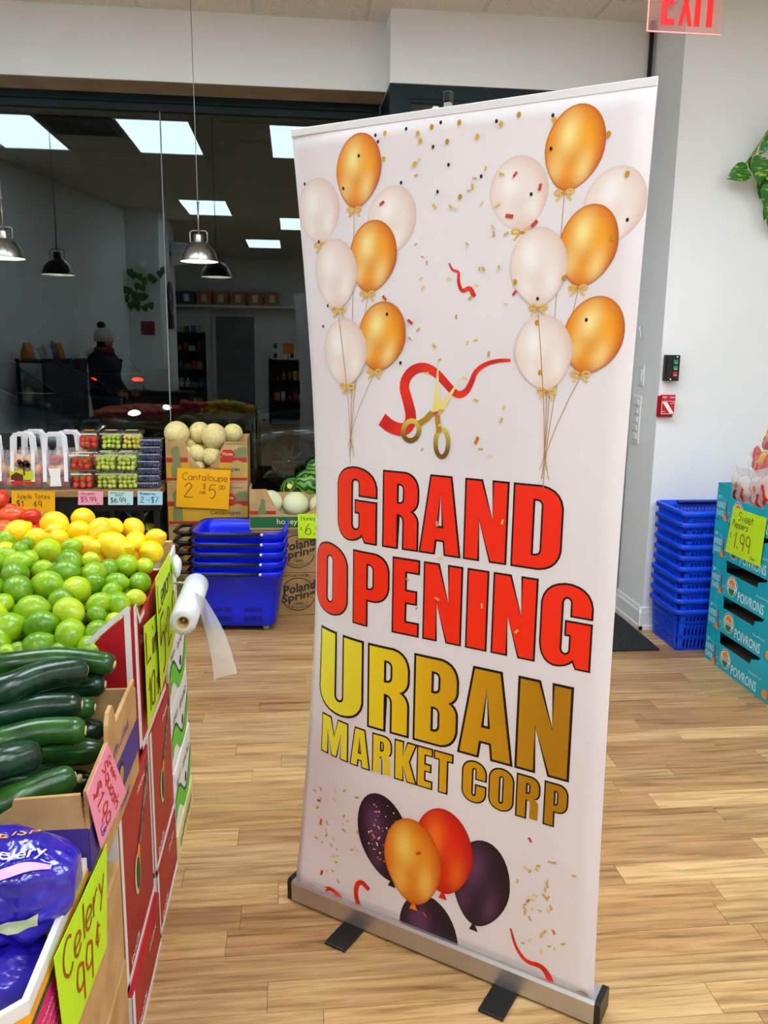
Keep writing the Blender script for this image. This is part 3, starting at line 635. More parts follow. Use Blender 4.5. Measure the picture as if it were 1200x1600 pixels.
for p in [(588, 212), (592, 222), (636, 202), (690, 192), (678, 230), (702, 258), (685, 300), (628, 286), (478, 288), (500, 378), (562, 244), (538, 295), (514, 478), (606, 491), (507, 510), (627, 567), (753, 276), (865, 181), (777, 190), (862, 233), (981, 344), (831, 304), (841, 467), (917, 500)]: fleck(*p, 0)
for p in [(603, 209), (654, 209), (658, 221), (719, 192), (700, 222), (649, 257), (676, 199), (720, 308), (784, 194), (747, 214), (952, 210), (981, 272), (812, 180), (601, 249), (867, 188), (806, 441), (840, 504), (845, 582), (882, 435), (958, 372)]: fleck(*p, 1)
for p in [(598, 318), (602, 466), (642, 503), (806, 273), (845, 293), (797, 338), (836, 350), (805, 458), (746, 688), (682, 645), (500, 1250), (503, 1283), (504, 1362), (665, 1428), (826, 1406), (829, 1311), (866, 1455), (660, 1288), (655, 1332), (585, 1305)]: fleck(*p, 2)
for k in range(46): fleck(random.uniform(640, 800), random.uniform(230, 720), 3)
for p in [(684, 818), (786, 815), (689, 872), (638, 905), (684, 935), (754, 946), (808, 986), (652, 950)]: fleck(*p, 3)
for k in range(34): fleck(random.choice([518, 525])+random.gauss(0, 18), random.uniform(1230, 1390), 3); fleck(845+random.gauss(0, 22), random.uniform(1340, 1490), 3)
banner_print('printed_confetti', L, 'scattered gold, black and red confetti')['kind'] = 'stuff'
# hardware
F = Fr(BO, BD, (0, 0, 1))      # n points to the viewer
bb = MB(); prof = [(.014, .008), (.015, .060), (.009, .067), (-.045, .067), (-.058, .058), (-.058, .008)]
bb.loft([[F.p(u, q[1], q[0]) for q in prof] for u in (-.008, .858)], True, True, True, False).build('base', m_alu, ban)
for u0, u1 in ((-.02, -.008), (.858, .872)):
    MB().loft([[F.p(u, q[1]*1.05+.001, q[0]+(.002 if q[0] > 0 else -.002)) for q in prof] for u in (u0, u1)], True, True, True, False).build('end_cap', m_black, ban)
for u in (.20, .64): MB().fbox(F, u-.032, u+.032, .001, .008, -.13, .108).build('foot', m_black, ban, bevel=.002)
MB().tube([F.p(.407, .06, -.03), F.p(.407, 1.0, -.035), F.p(.407, 2.035, -.014)], .009).build('support_pole', m_alu, ban)
MB().fbox(F, .398, .416, 2.062, 2.085, -.022, -.004).build('pole_clip', m_black, ban, bevel=.003); MB().fbox(F, .400, .414, 2.03, 2.062, -.02, -.006).build('clip_shank', m_alu, ban)
MB().fbox(F, 0, .85, BZ0+BHGT-.014, BZ0+BHGT+.004, -.003, .0016).build('top_rail', mat('white_rail', 'eae7e7', .4), ban, bevel=.002)
# ================================================================== RIGHT-HAND WALL FIXTURES
Fw = Fr((0, 4.35, 0), (1, 0, 0), (0, 0, 1))                # white wall, facing the room
sx0, sz0 = ony(1011, 48, 3.5).x, ony(1011, 48, 3.5).z
ex = thing('exit_sign', 'clear acrylic exit sign with red letters hanging from the ceiling', 'sign', (1.56, 3.5, CEIL))
Fe = Fr((sx0, 3.495, sz0), (1, 0, 0), (0, 0, 1))
MB().fbox(Fe, 0, .305, 0, .24, -.006, 0).build('acrylic_plate', clear_mat('pink_acrylic', 'fff0ee', 1.35, .05, .10, 'ffc0b8'), ex)
MB().fbox(Fe, 0, .305, -.004, 0, -.0065, .0005).fbox(Fe, -.003, 0, -.004, .24, -.0065, .0005).build('glowing_edge', mat('lit_edge', 'ff9a90', .4, emit=('ff6a60', .25)), ex)
lt = MB()
for ch, a0, a1 in (('E', .05, .108), ('X', .122, .182), ('I', .189, .213), ('T', .222, .282)):
    o, hs = glyph(ch, a0, a1, .022, .19); lt.poly(Fe, o, .001, None, hs)
lt.build('lettering', mat('exit_red', 'd80a06', .4, emit=('ff0a04', .25)), ex)
MB().fbox(Fe, -.02, .325, .24, .30, -.03, .025).build('housing', m_trim, ex)
MB().fbox(Fe, .1, .2, .30, CEIL-sz0, -.02, .015).build('mount', m_trim, ex)
# black push-button box
def wallpx(x, y, c=0): 
    p = ony(x, y, 4.35-c); return p.x, p.z
cx, cz = wallpx(1052, 575, .05); t = thing('button_station', 'small black wall box with two green and one red push buttons', 'button box', (cx, 4.35, cz-.07))
MB().fbox(Fw, cx-.036, cx+.036, cz-.068, cz+.068, .0, .05).build('body', m_black, t, bevel=.004)
for k, (dz, c) in enumerate(((.032, '0c8a5a'), (.0, '0c8a5a'), (-.032, 'd02830'))):
    k_ = MB().fbox(Fw, cx-.002, cx+.022, cz+dz-.011, cz+dz+.011, .05, .058).build('button', mat('button_'+c, c, .4), t, bevel=.002)
    MB().fbox(Fw, cx+.003, cx+.017, cz+dz-.008, cz+dz-.005, .0582, .0588).build('button_mark', mat('white_ink', 'f2f2ee', .6), k_)
for dx, dz in ((.018, .058), (-.012, -.06)): MB().fbox(Fw, cx+dx-.004, cx+dx+.004, cz+dz-.004, cz+dz+.004, .05, .052).build('screw', m_chrome, t)
m_red = mat('alarm_red', 'c40f1e', .35); m_white = MATS['white_ink']
cx, cz = wallpx(1044, 635, .05); t = thing('fire_alarm', 'red fire alarm pull station on the white wall below the button box', 'fire alarm', (cx, 4.35, cz-.07))
MB().fbox(Fw, cx-.042, cx+.040, cz-.06, cz+.055, 0, .028).build('back_box', m_red, t, bevel=.004)
MB().fbox(Fw, cx-.040, cx+.040, cz-.045, cz+.062, .028, .05).build('body', m_red, t, bevel=.005)
q = MB(); put_text(q, Fw, 'FIRE', cx-.034, cz+.043, .024, .010, .0506); put_text(q, Fw, 'ALARM', cx+.006, cz+.043, .032, .010, .0506)
q.poly(Fw, [(cx-.034, cz+.024), (cx-.010, cz+.024), (cx+.034, cz-.036), (cx+.010, cz-.036)], .0506); put_text(q, Fw, 'LIFT', cx+.012, cz+.012, .020, .007, .0506); put_text(q, Fw, 'PULL', cx-.033, cz-.032, .020, .007, .0506)
for a0, a1, b0, b1 in ((-.037, .037, .026, .028), (-.037, .037, -.041, -.039), (-.037, -.035, -.039, .026), (.035, .037, -.039, .026)): q.fbox(Fw, cx+a0, cx+a1, cz+b0, cz+b1, .0503, .0508)
q.build('lettering', m_white, t)
# light switches on the grey side face (X = 1.95, facing left)
Fg = Fr((1.95, 0, 0), (0, -1, 0), (0, 0, 1))
def sidepx(x, y): 
    p = onx(x, y, 1.95); return -p.y, p.z
a, bz = sidepx(1003, 587); t = thing('light_switch', 'single white rocker light switch above the switch panel', 'switch', (1.95, -a, bz-.06))
MB().fbox(Fg, a-.036, a+.036, bz-.058, bz+.058, 0, .007).build('plate', m_trim, t, bevel=.003); MB().fbox(Fg, a-.017, a+.017, bz-.034, bz+.034, .007, .012).build('rocker', m_trim, t, bevel=.002)
a, bz = sidepx(995, 656); t = thing('switch_panel', 'tall white wall panel with a column of switches', 'switch', (1.95, -a, bz-.14))
MB().fbox(Fg, a-.05, a+.05, bz-.135, bz+.135, 0, .008).build('plate', m_trim, t, bevel=.003)
for k in range(5): MB().fbox(Fg, a-.012, a+.03, bz+.085-k*.048, bz+.115-k*.048, .008, .015).build('rocker', m_trim, t, bevel=.002)
p = onx(1003, 520, 1.945); tag(MB().tube([p+Vector((0, 0, .035)), p+Vector((-.02, -.005, .03)), p+Vector((-.01, -.02, -.03))], .004).build('cable_clip', m_trim), 'thin white plastic clip on the grey wall edge above the switches', 'clip')
# ================================================================== TRAILING POTHOS (top right)
random.seed(5)
def leaf_mb(base, tip_dir, nrm, L, W):
    mb = MB(); t = Vector(tip_dir).normalized(); n = Vector(nrm); n = (n-t*n.dot(t)).normalized(); s = t.cross(n)
    prof = [(0, 0), (-.07, .16), (-.05, .34), (.08, .46), (.28, .5), (.5, .42), (.72, .26), (.88, .10), (1, 0)]
    vs = []; fs = []; cols = []
    for i, (a, w) in enumerate(prof):
        for j, k in enumerate((-1, -.5, 0, .5, 1)):
            aa = a if abs(k) > .6 else (a if i > 2 else a*abs(k)*1.2+.02*i)
            d = -.18*abs(k)*w*0+.10*abs(k)*w-.22*(aa**2)
            vs.append(Vector(base)+t*(aa*L)+s*(k*w*W)+n*(d*L))
    for i in range(len(prof)-1):
        for j in range(4): fs.append((i*5+j, i*5+j+1, (i+1)*5+j+1, (i+1)*5+j))
    return mb.add(vs, fs, None, True)
m_leaf = mat('pothos_leaf', '1e6a12', .35, noise=(28, 'a8c83a', .56, .66, (1, 1, 3))); m_vine = mat('vine_green', '7f9a35', .5)
PY = 4.27; pp = lambda x, y, dy=0: ony(x, y, PY+dy)
pl = thing('trailing_pothos', 'green pothos plant trailing over the white wall, top right', 'plant', pp(1230, 150))
pot = pp(1245, 190)
MB().lathe([(.0, -.16), (.055, -.16), (.075, -.05), (.08, 0), (.074, 0), (.07, -.03), (0, -.03)], pot, 24).build('pot', m_trim, pl)
MB().tube([pot+Vector((0, 0, -.08)), pot+Vector((0, .085, -.06))], .012).build('bracket', m_trim, pl)
vines = [[(1245, 186), (1222, 192), (1200, 206), (1184, 228), (1172, 246), (1166, 255)], [(1250, 186), (1226, 205), (1214, 250), (1204, 300), (1199, 340)], [(1183, 232), (1175, 250), (1174, 268)]]
for v in vines: MB().tube([pp(*q, -.03*math.sin(i)) for i, q in enumerate(v)], .0045, 6).build('stem', m_vine, pl)
for bx, by, tx, ty, L, W, dy in [(1168, 266, 1138, 276, .118, .105, -.02), (1186, 250, 1190, 282, .12, .095, -.05), (1178, 246, 1184, 272, .10, .08, .0), (1198, 258, 1192, 286, .095, .08, .01), (1200, 222, 1188, 240, .075, .05, -.02), (1206, 206, 1199, 218, .07, .05, .0), (1205, 258, 1210, 285, .11, .09, -.03), (1192, 282, 1190, 306, .09, .06, .03), (1203, 290, 1196, 318, .1, .08, -.02), (1204, 320, 1197, 338, .08, .06, 0), (1220, 200, 1228, 240, .12, .1, -.02), (1232, 190, 1244, 225, .12, .1, -.04), (1215, 300, 1226, 330, .11, .09, 0), (1210, 335, 1212, 372, .11, .09, 0), (1250, 180, 1268, 205, .12, .1, -.05), (1235, 240, 1240, 270, .1, .08, -.02)]:
    a, b = pp(bx, by, dy), pp(tx, ty, dy); leaf_mb(a, b-a, (-.15, -1, .35), (b-a).length*1.02 if W > .1 else L, W).build('leaf', m_leaf, pl)
# ================================================================== STACK OF BLUE HAND BASKETS
m_blue = mat('blue_basket_plastic', '1150f2', .32, 0, .5, noise=(3, '0e46e2', .4, .6)); 
def slat_wall(mb, F, l, h, nb, flare):
    """open lattice wall in frame F (x along, y up); wall leans outwards by flare"""
    P = lambda a, b, c: F.p(a*(1-0)+0, b, c+flare*b/h)
    def bar(a0, a1, b0, b1, th=.004):
        vs = [P(a, b, c) for c in (0, th) for b in (b0, b1) for a in (a0, a1)]; mb.add(vs, [(0,2,3,1),(4,5,7,6),(0,1,5,4),(2,6,7,3),(0,4,6,2),(1,3,7,5)])
    for b0, b1 in ((0, .012), (h*.30, h*.30+.016), (h*.66, h*.66+.014), (h-.04, h-.012)): bar(0, l, b0, b1)
    for i in range(nb+1):
        a = i*(l-.008)/nb; w_ = .008 if 0 < i < nb else .02
        bar(min(a, l-w_), min(a, l-w_)+w_, 0, h)
LX, LY, BH = .42, .285, .23
hb = thing('hand_basket', 'x', 'basket', (0, 0, 0)); body = MB(); fl_ = .022
for F, l, n in ((Fr((-LX/2, -LY/2, 0), (1, 0, 0), (0, 0, 1)), LX, 20), (Fr((LX/2, LY/2, 0), (-1, 0, 0), (0, 0, 1)), LX, 20), (Fr((-LX/2, LY/2, 0), (0, -1, 0), (0, 0, 1)), LY, 14), (Fr((LX/2, -LY/2, 0), (0, 1, 0), (0, 0, 1)), LY, 14)): slat_wall(body, F, l, BH, n, fl_)
for i in range(9): body.box(-LX/2+.02+i*(LX-.05)/8, -LX/2+.03+i*(LX-.05)/8, -LY/2, LY/2, .0, .005)
for i in range(6): body.box(-LX/2, LX/2, -LY/2+.02+i*(LY-.05)/5, -LY/2+.03+i*(LY-.05)/5, .001, .006)
body.build('lattice_body', m_blue, hb)
def rrect(hx, hy, r, z, n=5):
    pts = []
    for cx_, cy_, a0 in ((hx-r, hy-r, 0), (-hx+r, hy-r, PI/2), (-hx+r, -hy+r, PI), (hx-r, -hy+r, 1.5*PI)):
        for k in range(n+1): a = a0+PI/2*k/n; pts.append(Vector((cx_+r*math.cos(a), cy_+r*math.sin(a), z)))
    return pts
hx, hy = LX/2+fl_, LY/2+fl_
MB().loft([rrect(hx, hy, .03, BH-.03), rrect(hx+.012, hy+.012, .035, BH-.026), rrect(hx+.014, hy+.014, .035, BH-.006), rrect(hx+.008, hy+.008, .032, BH), rrect(hx-.002, hy-.002, .028, BH-.002), rrect(hx-.004, hy-.004, .028, BH-.03)], True, False, False, True).build('rim', m_blue, hb)
for s in (-1, 1): MB().tube([(-.12, s*(hy-.004), BH-.004), (-.11, s*(hy-.012), BH-.012), (.11, s*(hy-.012), BH-.012), (.12, s*(hy-.004), BH-.004)], .008).build('carry_handle', m_black if s > 0 else m_blue, hb)
index_kids(); NB = 10; bxy = (2.205, 4.14)
ords = ['lowest', 'second from the bottom', 'third from the bottom', 'fourth from the bottom', 'fifth from the bottom', 'fifth from the top', 'fourth from the top', 'third from the top', 'second from the top', 'topmost']
for k in range(NB):
    lb = 'blue plastic hand basket, %s in the nested stack by the white wall' % ords[k]
    loc = (bxy[0]+random.uniform(-.003, .003), bxy[1]+random.uniform(-.003, .003), .001+k*.0578)
    if k == 0: hb.location = loc; hb['label'] = lb; hb['group'] = 'nested blue hand baskets'; WL[hb] = Vector(loc)
    else: place_copy(hb, loc, lb, 'nested blue hand baskets')
# ================================================================== TEAL PEPPER BOXES
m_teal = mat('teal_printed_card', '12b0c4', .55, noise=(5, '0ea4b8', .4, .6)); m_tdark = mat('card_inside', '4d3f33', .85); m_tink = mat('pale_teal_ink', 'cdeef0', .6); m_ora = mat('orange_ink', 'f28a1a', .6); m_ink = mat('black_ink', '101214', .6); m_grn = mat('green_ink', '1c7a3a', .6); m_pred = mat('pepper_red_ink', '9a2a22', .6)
TB = thing('pepper_carton', 'x', 'carton', (2.3, 3.6, 0)); XL, XR, YN, YF, TH = 2.1, 2.5, 3.30, 3.895, .181
Ft = Fr((XL, YF, 0), (0, -1, 0), (0, 0, 1)); TL = YF-YN
side = [(0, 0), (TL, 0), (TL, TH), (TL-.10, TH), (TL-.105, TH-.012), (TL-.17, TH-.03), (TL-.175, TH-.058), (.135, TH-.058), (.13, TH-.012), (.125, TH), (0, TH)]
bd = MB().prism(Ft, side, -.004, 0).prism(Fr((XR, YN, 0), (0, 1, 0), (0, 0, 1)), side, -.004, 0)
bd.box(XL+.004, XR-.004, YF-.004, YF, 0, TH).box(XL+.004, XR-.004, YN, YN+.004, 0, TH).box(XL+.004, XR-.004, YN+.004, YF-.004, 0, .004); bd.build('body', m_teal, TB)
MB().box(XL+.006, XR-.006, YN+.006, YF-.006, .10, .104).build('inner_tray', m_tdark, TB)
for s_, *q_ in (('INSPIRED', .010, .060, .075, .030), ('FLAVOR', .012, .020, .066, .030), ('POIVRONS', .265, .014, .225, .048)):
    q = MB(); put_text(q, Ft, s_, *q_, .0008, bold=.012); q.build('lettering', m_tink, TB)
q = MB()
for k in range(8): a = k*PI/4; q.fbox(Ft, .026+.006*math.cos(a)-.002, .026+.006*math.cos(a)+.002, .112+.006*math.sin(a)-.002, .112+.006*math.sin(a)+.002, .0006, .001)
for pth in ([(0, .122), (.05, .118), (.085, .105), (.095, .07)], [(.11, .02), (.118, .05), (.145, .055), (.15, .03), (.135, .012), (.115, .015)]):
    for r_ in stroke_poly(chaikin(pth), .0016): q.add([Ft.p(*p, .0008) for p in r_], [(0, 1, 2, 3)])
fine_print(q, Ft, .42, .084, .10, .010, .0008, 3); q.build('line_print', m_tink, TB)['kind'] = 'stuff'
q = MB()
for r_ in stroke_poly([(.0, TH-.001), (.03, TH-.001), (.035, TH-.04), (.03, TH-.055), (.0, TH-.055)], .0018): q.add([Ft.p(*p, .0007) for p in r_], [(0, 1, 2, 3)])
q.build('flap_line', mat('dark_teal_line', '08454e', .6), TB)
def disc(cx, cy, r, a0=0, a1=2*PI, n=28): return [(cx+r*math.cos(a0+(a1-a0)*k/n), cy+r*math.sin(a0+(a1-a0)*k/n)) for k in range(n+1)]
lc = (.205, .068)
MB().poly(Ft, disc(*lc, .049), .0008).build('logo_ring', m_white, TB); MB().poly(Ft, disc(*lc, .0455), .0012).build('logo_field', m_ink, TB); MB().poly(Ft, disc(*lc, .041), .0016).build('logo_disc', m_white, TB)
q = MB().poly(Ft, disc(lc[0], lc[1]+.006, .030, 0, PI), .002)
q.build('logo_sun', m_ora, TB); MB().poly(Ft, disc(lc[0], lc[1]-.012, .028, PI, 2*PI), .002).build('logo_hill', m_grn, TB)
q = MB().fbox(Ft, lc[0]-.045, lc[0]+.045, lc[1]-.012, lc[1]+.006, .0021, .0022); q.build('logo_band', m_white, TB); q = MB(); put_text(q, Ft, 'SUNSET', lc[0]-.042, lc[1]-.010, .084, .014, .0026, bold=.02); q.build('logo_lettering', m_ink, TB)
q = MB()
for r_ in stroke_poly(chaikin([(.098, .10), (.102, .06), (.108, .03), (.118, .012)]), .010): q.add([Ft.p(*p, .001) for p in r_], [(0, 1, 2, 3)])
q.build('pepper_picture', m_pred, TB)
q = MB().poly(Ft, [(.072, .008), (.086, .036), (.10, .03), (.112, .008), (.09, .002)], .0009); q.build('pepper_picture', m_ora, TB)
MB().poly(Ft, disc(.56, .035, .022), .0009).build('pepper_picture', m_ora, TB)
index_kids(); tw = ['bottom', 'second from the bottom', 'middle', 'second from the top', 'topmost open']
for k in range(5):
    lb = 'teal printed pepper carton, %s in the stack at the right edge' % tw[k]; loc = (2.3+[.0, .002, .004, .001, .003][k], 3.6+[0, .004, .01, .016, .02][k], .001+k*.1825)
    if k == 0: TB.location = loc; TB['label'] = lb; TB['group'] = 'stacked teal pepper cartons'
    else: place_copy(TB, loc, lb, 'stacked teal pepper cartons')
# price card on the pepper cartons
def card(name, label, corners, colr, texts, cat='price card', thick=.0012, group=None):
    """corners: world TL, TR, BR, BL (roughly planar). texts: (string, x, y, h, stroke, colour) in card units 0..1"""
    tl, tr, br, bl = [Vector(c) for c in corners]; o = bl; X = (br-bl); Y = (tl-bl); n = X.cross(Y).normalized()
    f = lambda a, b, c=0: bl*(1-a)*(1-b)+br*a*(1-b)+tr*a*b+tl*(1-a)*b+n*c
    m = MB().add([f(a, b, c) for c in (-thick, 0) for b in (0, 1) for a in (0, 1)], [(0,2,3,1),(4,5,7,6),(0,1,5,4),(2,6,7,3),(0,4,6,2),(1,3,7,5)])
    c = m.build(name, mat('card_'+colr, colr, .55, 0, .35)); tag(c, label, cat, group)
    class G: pass
    g = G(); w_ = X.length; h_ = Y.length; g.p = lambda a, b, cc=0: f(a/w_, b/h_, cc)
    by = {}
    for s, x, y, h, wd, col in texts:
        hand(by.setdefault(col, MB()), g, s, x*w_, y*h_, h*h_, wd*h_, .0012)
    for col, mb in by.items(): mb.build('lettering', mat('marker_'+col, col, .6), c)
    return c
X_ = 2.092; cc = [onx(1146, 792, X_), onx(1198, 810, X_), onx(1187, 886, X_), onx(1133, 861, X_)]
card('price_card', 'lime green card reading Sweet Peppers 1.99 on the teal cartons', cc, 'c6f01e', [('Sweet', .22, .76, .18, .014, '3a1710'), ('Peppers', .08, .60, .14, .014, '3a1710'), ('1.99', .18, .16, .34, .024, '8a3208'), ('$', .06, .36, .09, .01, '8a3208'), ('Each', .72, .06, .07, .008, '3a1710')])
# bags of mini peppers on top
def bag(name, label, c, sx, sy, sz, seed, m, cat='bag', group=None, knot=None, rot=None, u=28, v=18):
    rs = random.Random(seed); ph = [(rs.uniform(2, 5), rs.uniform(0, 6), rs.uniform(2, 5), rs.uniform(0, 6)) for _ in range(4)]
    def fn(d):
        k = 1
        for a, b_, c_, e_ in ph: k += .035*math.sin(a*d.x*2+b_)*math.sin(c_*d.y*2+c_*d.z+e_)
        k += .04*math.sin(9*math.atan2(d.y, d.x)+3*d.z)*max(0, d.z)
        return k*(1+.12*(abs(d.x)**4+abs(d.y)**4))
    t = thing(name, label, cat, Vector(c)-Vector((0, 0, sz)), group)
    MB().ell(c, sx, sy, sz, rot, u, v, fn).build('bag_film', m, t); return t
m_pep = mat('red_pepper_skin', 'd0180e', .25); m_yel = mat('yellow_pepper_skin', 'f0b408', .25); m_film = clear_mat('pepper_bag_film', 'ffffff', 1.5, .12, .55, 'f2e6e2')
def pepper(parent, p, d, l, r, m):
    d = Vector(d).normalized(); MB().tube([Vector(p)+d*(l*t) for t in (0, .15, .4, .7, .92, 1)], [r*.7, r, r*.95, r*.7, r*.35, r*.1], 10).build('pepper', m, parent)
def pos_teal(x, y, X=2.22): return onx(x, y, X)
from mathutils import noise as mnoise
m_filmw = clear_mat('white_pepper_bag_film', 'ffffff', 1.4, .18, .66, 'fbf6f4'); m_film2 = clear_mat('clear_pepper_bag_film', 'ffffff', 1.4, .12, .14, 'ffffff')
def pillow(t, c, wy, hz, th, lean, film, seed):
    """crumpled pillow bag facing -X with a crimped seal along its top"""
    rx = Matrix.Rotation(lean[0], 3, 'X') @ Matrix.Rotation(lean[1], 3, 'Y')
    def pt(y, zz, side):          # y, zz in -1..1
        e = max(0, 1-abs(y)**3)*max(0, 1-abs(zz)**3); d = th*e**.55*side; n_ = mnoise.noise(Vector((y*2.2+seed, zz*2.2, side)))*.014*e**.3
        return c+rx @ Vector((d+n_*side, y*wy*(1-.10*zz*zz)+.006*math.sin(zz*7+seed), zz*hz+.006*math.sin(y*6+seed)))
    for sd, nm in ((-1, 'bag_film'), (1, 'bag_film')): MB().grid(lambda u_, v_: pt(u_*2-1, v_*2-1, sd), 22, 18).build(nm, film, t)
    MB().grid(lambda u_, v_: c+rx @ Vector((.008*math.sin(u_*11+seed), (u_*2-1)*wy*(.86+.12*v_), hz+v_*.035+.006*math.sin(u_*6))), 16, 3).build('bag_seal', film, t)
    return lambda y, zz, o: pt(y, zz, -1)+rx @ Vector((-o, 0, 0))
specs = [('white printed bag of mini peppers in the front of the top carton', (2.185, 1166, 771), .115, .085, .05, (.12, -.12), 1), ('bag of mini peppers with red print at the right edge', (2.20, 1200, 775), .11, .095, .05, (-.15, -.2), 2), ('clear bag of red peppers standing up behind the front bags', (2.29, 1192, 724), .10, .075, .045, (.3, .1), 3), ('topmost bag of peppers with a flared white top', (2.30, 1212, 690), .08, .06, .035, (-.3, .1), 4)]
for k, (lb, (X, x, y), wy, hz, th, lean, sd) in enumerate(specs):
    c = onx(x, y, X); t = thing('pepper_bag', lb, 'bag', c-Vector((0, 0, hz)), 'bags of mini peppers on the cartons')
    sf = pillow(t, c, wy, hz, th, lean, m_filmw if k < 2 else m_film2, sd*1.7); rs = random.Random(sd+20)
    if k < 2:
        for j in range(5): pepper(t, c+Vector((rs.uniform(-.1, .2)*th, (-.7+.35*j)*wy, rs.uniform(-.5, .1)*hz)), (0, rs.uniform(-.6, .6), 1), .07, .02, m_pep if j != 2 else m_yel)
    if k > 1:
        for j in range(9):
            p = c+Vector((rs.uniform(-.4, .2)*th, rs.uniform(-.7, .7)*wy, rs.uniform(-.8, .2)*hz)); pepper(t, p, (rs.uniform(-.1, .1), rs.uniform(-.5, .5), 1), .075, .024, m_yel if j % 4 == 3 else m_pep)
    else:
        for y0, z0 in ((-.55, .05), (.0, -.15), (.55, .25), (.62, -.45)):
            mb = MB(); pth = chaikin([(y0-.05, z0+.38), (y0-.16, z0+.05), (y0+.06, z0-.38)]); ws = .15
            for r_ in stroke_poly(pth, ws): mb.add([sf(-p[0], p[1], .004) for p in r_], [(0, 1, 2, 3)])
            mb.build('pepper_print', mat('red_ink', 'd8261a', .5), t)
        mb = MB(); dd = disc(-.15, .52, .16, n=14); mb.add([sf(-p[0], p[1], .004) for p in dd], [tuple(range(len(dd)))]); mb.build('logo_print', m_ora, t)
        mb = MB(); dd = disc(-.1, -.62, .2, n=14); mb.add([sf(-p[0], p[1], .004) for p in dd], [tuple(range(len(dd)))]); mb.build('round_print', mat('grey_print', '6a6e70', .6), t)
# ================================================================== PRODUCE STAND (left)
random.seed(21)
m_kraft = mat('kraft_cardboard', 'c8a26a', .85, noise=(8, 'b48c56', .4, .6)); m_kraft_in = mat('kraft_inside', 'b08a58', .9, noise=(9, 'a37d4e', .4, .6)); m_cred = mat('red_printed_card', 'b20d1b', .5, noise=(4, '9c0a14', .4, .65)); m_cwhite = mat('white_card', 'e4e2dd', .6); m_purple = mat('purple_print', '43308a', .6)
m_lgreen = mat('bright_green_print', '5fc22a', .6); m_cream = mat('cream_card', 'd8cc8e', .7); m_mag = mat('magenta_print', 'd8086c', .5); m_oran = mat('orange_print', 'f5a40c', .5); m_dgreen = mat('dark_green_print', '1d4a22', .6)
SX = -.37
def open_carton(t, x0, x1, y0, y1, z0, z1, m, th=.006, tops=None, name='body'):
    """open box; tops = dict side -> list of (a, z) profile along the wall"""
    tops = tops or {}; b = MB().box(x0, x1, y0, y1, z0, z0+th)
    for sd, F, l in (('near', Fr((x0, y0, 0), (1, 0, 0), (0, 0, 1)), x1-x0), ('far', Fr((x1, y1, 0), (-1, 0, 0), (0, 0, 1)), x1-x0), ('right', Fr((x1, y0+th, 0), (0, 1, 0), (0, 0, 1)), y1-y0-2*th), ('left', Fr((x0, y1-th, 0), (0, -1, 0), (0, 0, 1)), y1-y0-2*th)):
        pr = tops.get(sd) or [(0, z1), (l, z1)]
        pts = [(0, z0+th)]+[(l, z0+th)]+[(min(a, l), zz) for a, zz in reversed(pr)]
        b.prism(F, pts, -th, 0)
    return b.build(name, m, t)
def carton(name, label, x0, x1, y0, y1, z0, z1, m, group=None):
    t = thing(name, label, 'carton', ((x0+x1)/2, (y0+y1)/2, z0), group); MB().box(x0, x1, y0, y1, z0, z1).build('body', m, t, bevel=.004); return t
def FR(y=0, x=SX): return Fr((x, y, 0), (0, 1, 0), (0, 0, 1))          # right side of the stand, facing +X
def red_print(t, y0, y1, z0, z1, x=SX, fruit=True):
    F = FR(y0, x); l = y1-y0
    MB().fbox(F, 0, .022, z0, z1, 0, .0012).fbox(F, 0, l, z0, z0+.016, 0, .0012).build('white_edge', m_cwhite, t)
    Fn = Fr((x, y0, 0), (1, 0, 0), (0, 0, 1)); MB().fbox(Fn, -.035, -.002, z0, z1, 0, .0012).fbox(Fn, -.35, 0, z0, z0+.014, .0, .0012).build('white_edge', m_cwhite, t)
    if fruit:
        c = (l*.45, z0+(z1-z0)*.45); rot = lambda p: (c[0]+p[0], c[1]+p[1])
        MB().poly(F, [rot((.034*math.cos(a), .05*math.sin(a))) for a in [k*PI/12 for k in range(24)]], .0016).build('fruit_print', m_cream, t)
        MB().poly(F, [rot((.022*math.cos(a)+.004, .04*math.sin(a)-.002)) for a in [k*PI/12 for k in range(24)]], .0022).build('fruit_print', m_dgreen, t)
        MB().poly(F, [rot((.02+.014*math.cos(a), .045+.018*math.sin(a))) for a in [k*PI/8 for k in range(16)]], .002).build('fruit_print', m_oran, t)
    q = MB(); fine_print(q, F, .05, z0+.03, .10, .022, .0016, 2); fine_print(q, F, l*.55, z1-.05, .10, .016, .0016, 5); q.build('fine_print', m_white, t, kind='stuff')
    if z1-z0 > .3:
        q = MB()
        for j, ch in enumerate('YHS'): put_text(q, Fn, ch, -.075, z0+.10-.036*j, .022, .026, .0016)
        q.build('lettering', m_white, t)
        q = MB()
        for r_ in stroke_poly(chaikin([(l*.52, z0+(z1-z0)*.56), (l*.66, z0+(z1-z0)*.66), (l*.86, z0+(z1-z0)*.80), (l*.95, z0+(z1-z0)*.9)]), .03): q.add([F.p(*p, .0014) for p in r_], [(0, 1, 2, 3)])
        q.build('leaf_print', mat('grey_green_print', '8f8a78', .7, noise=(60, '4a4a3e', .45, .55)), t)
XLn = -.86
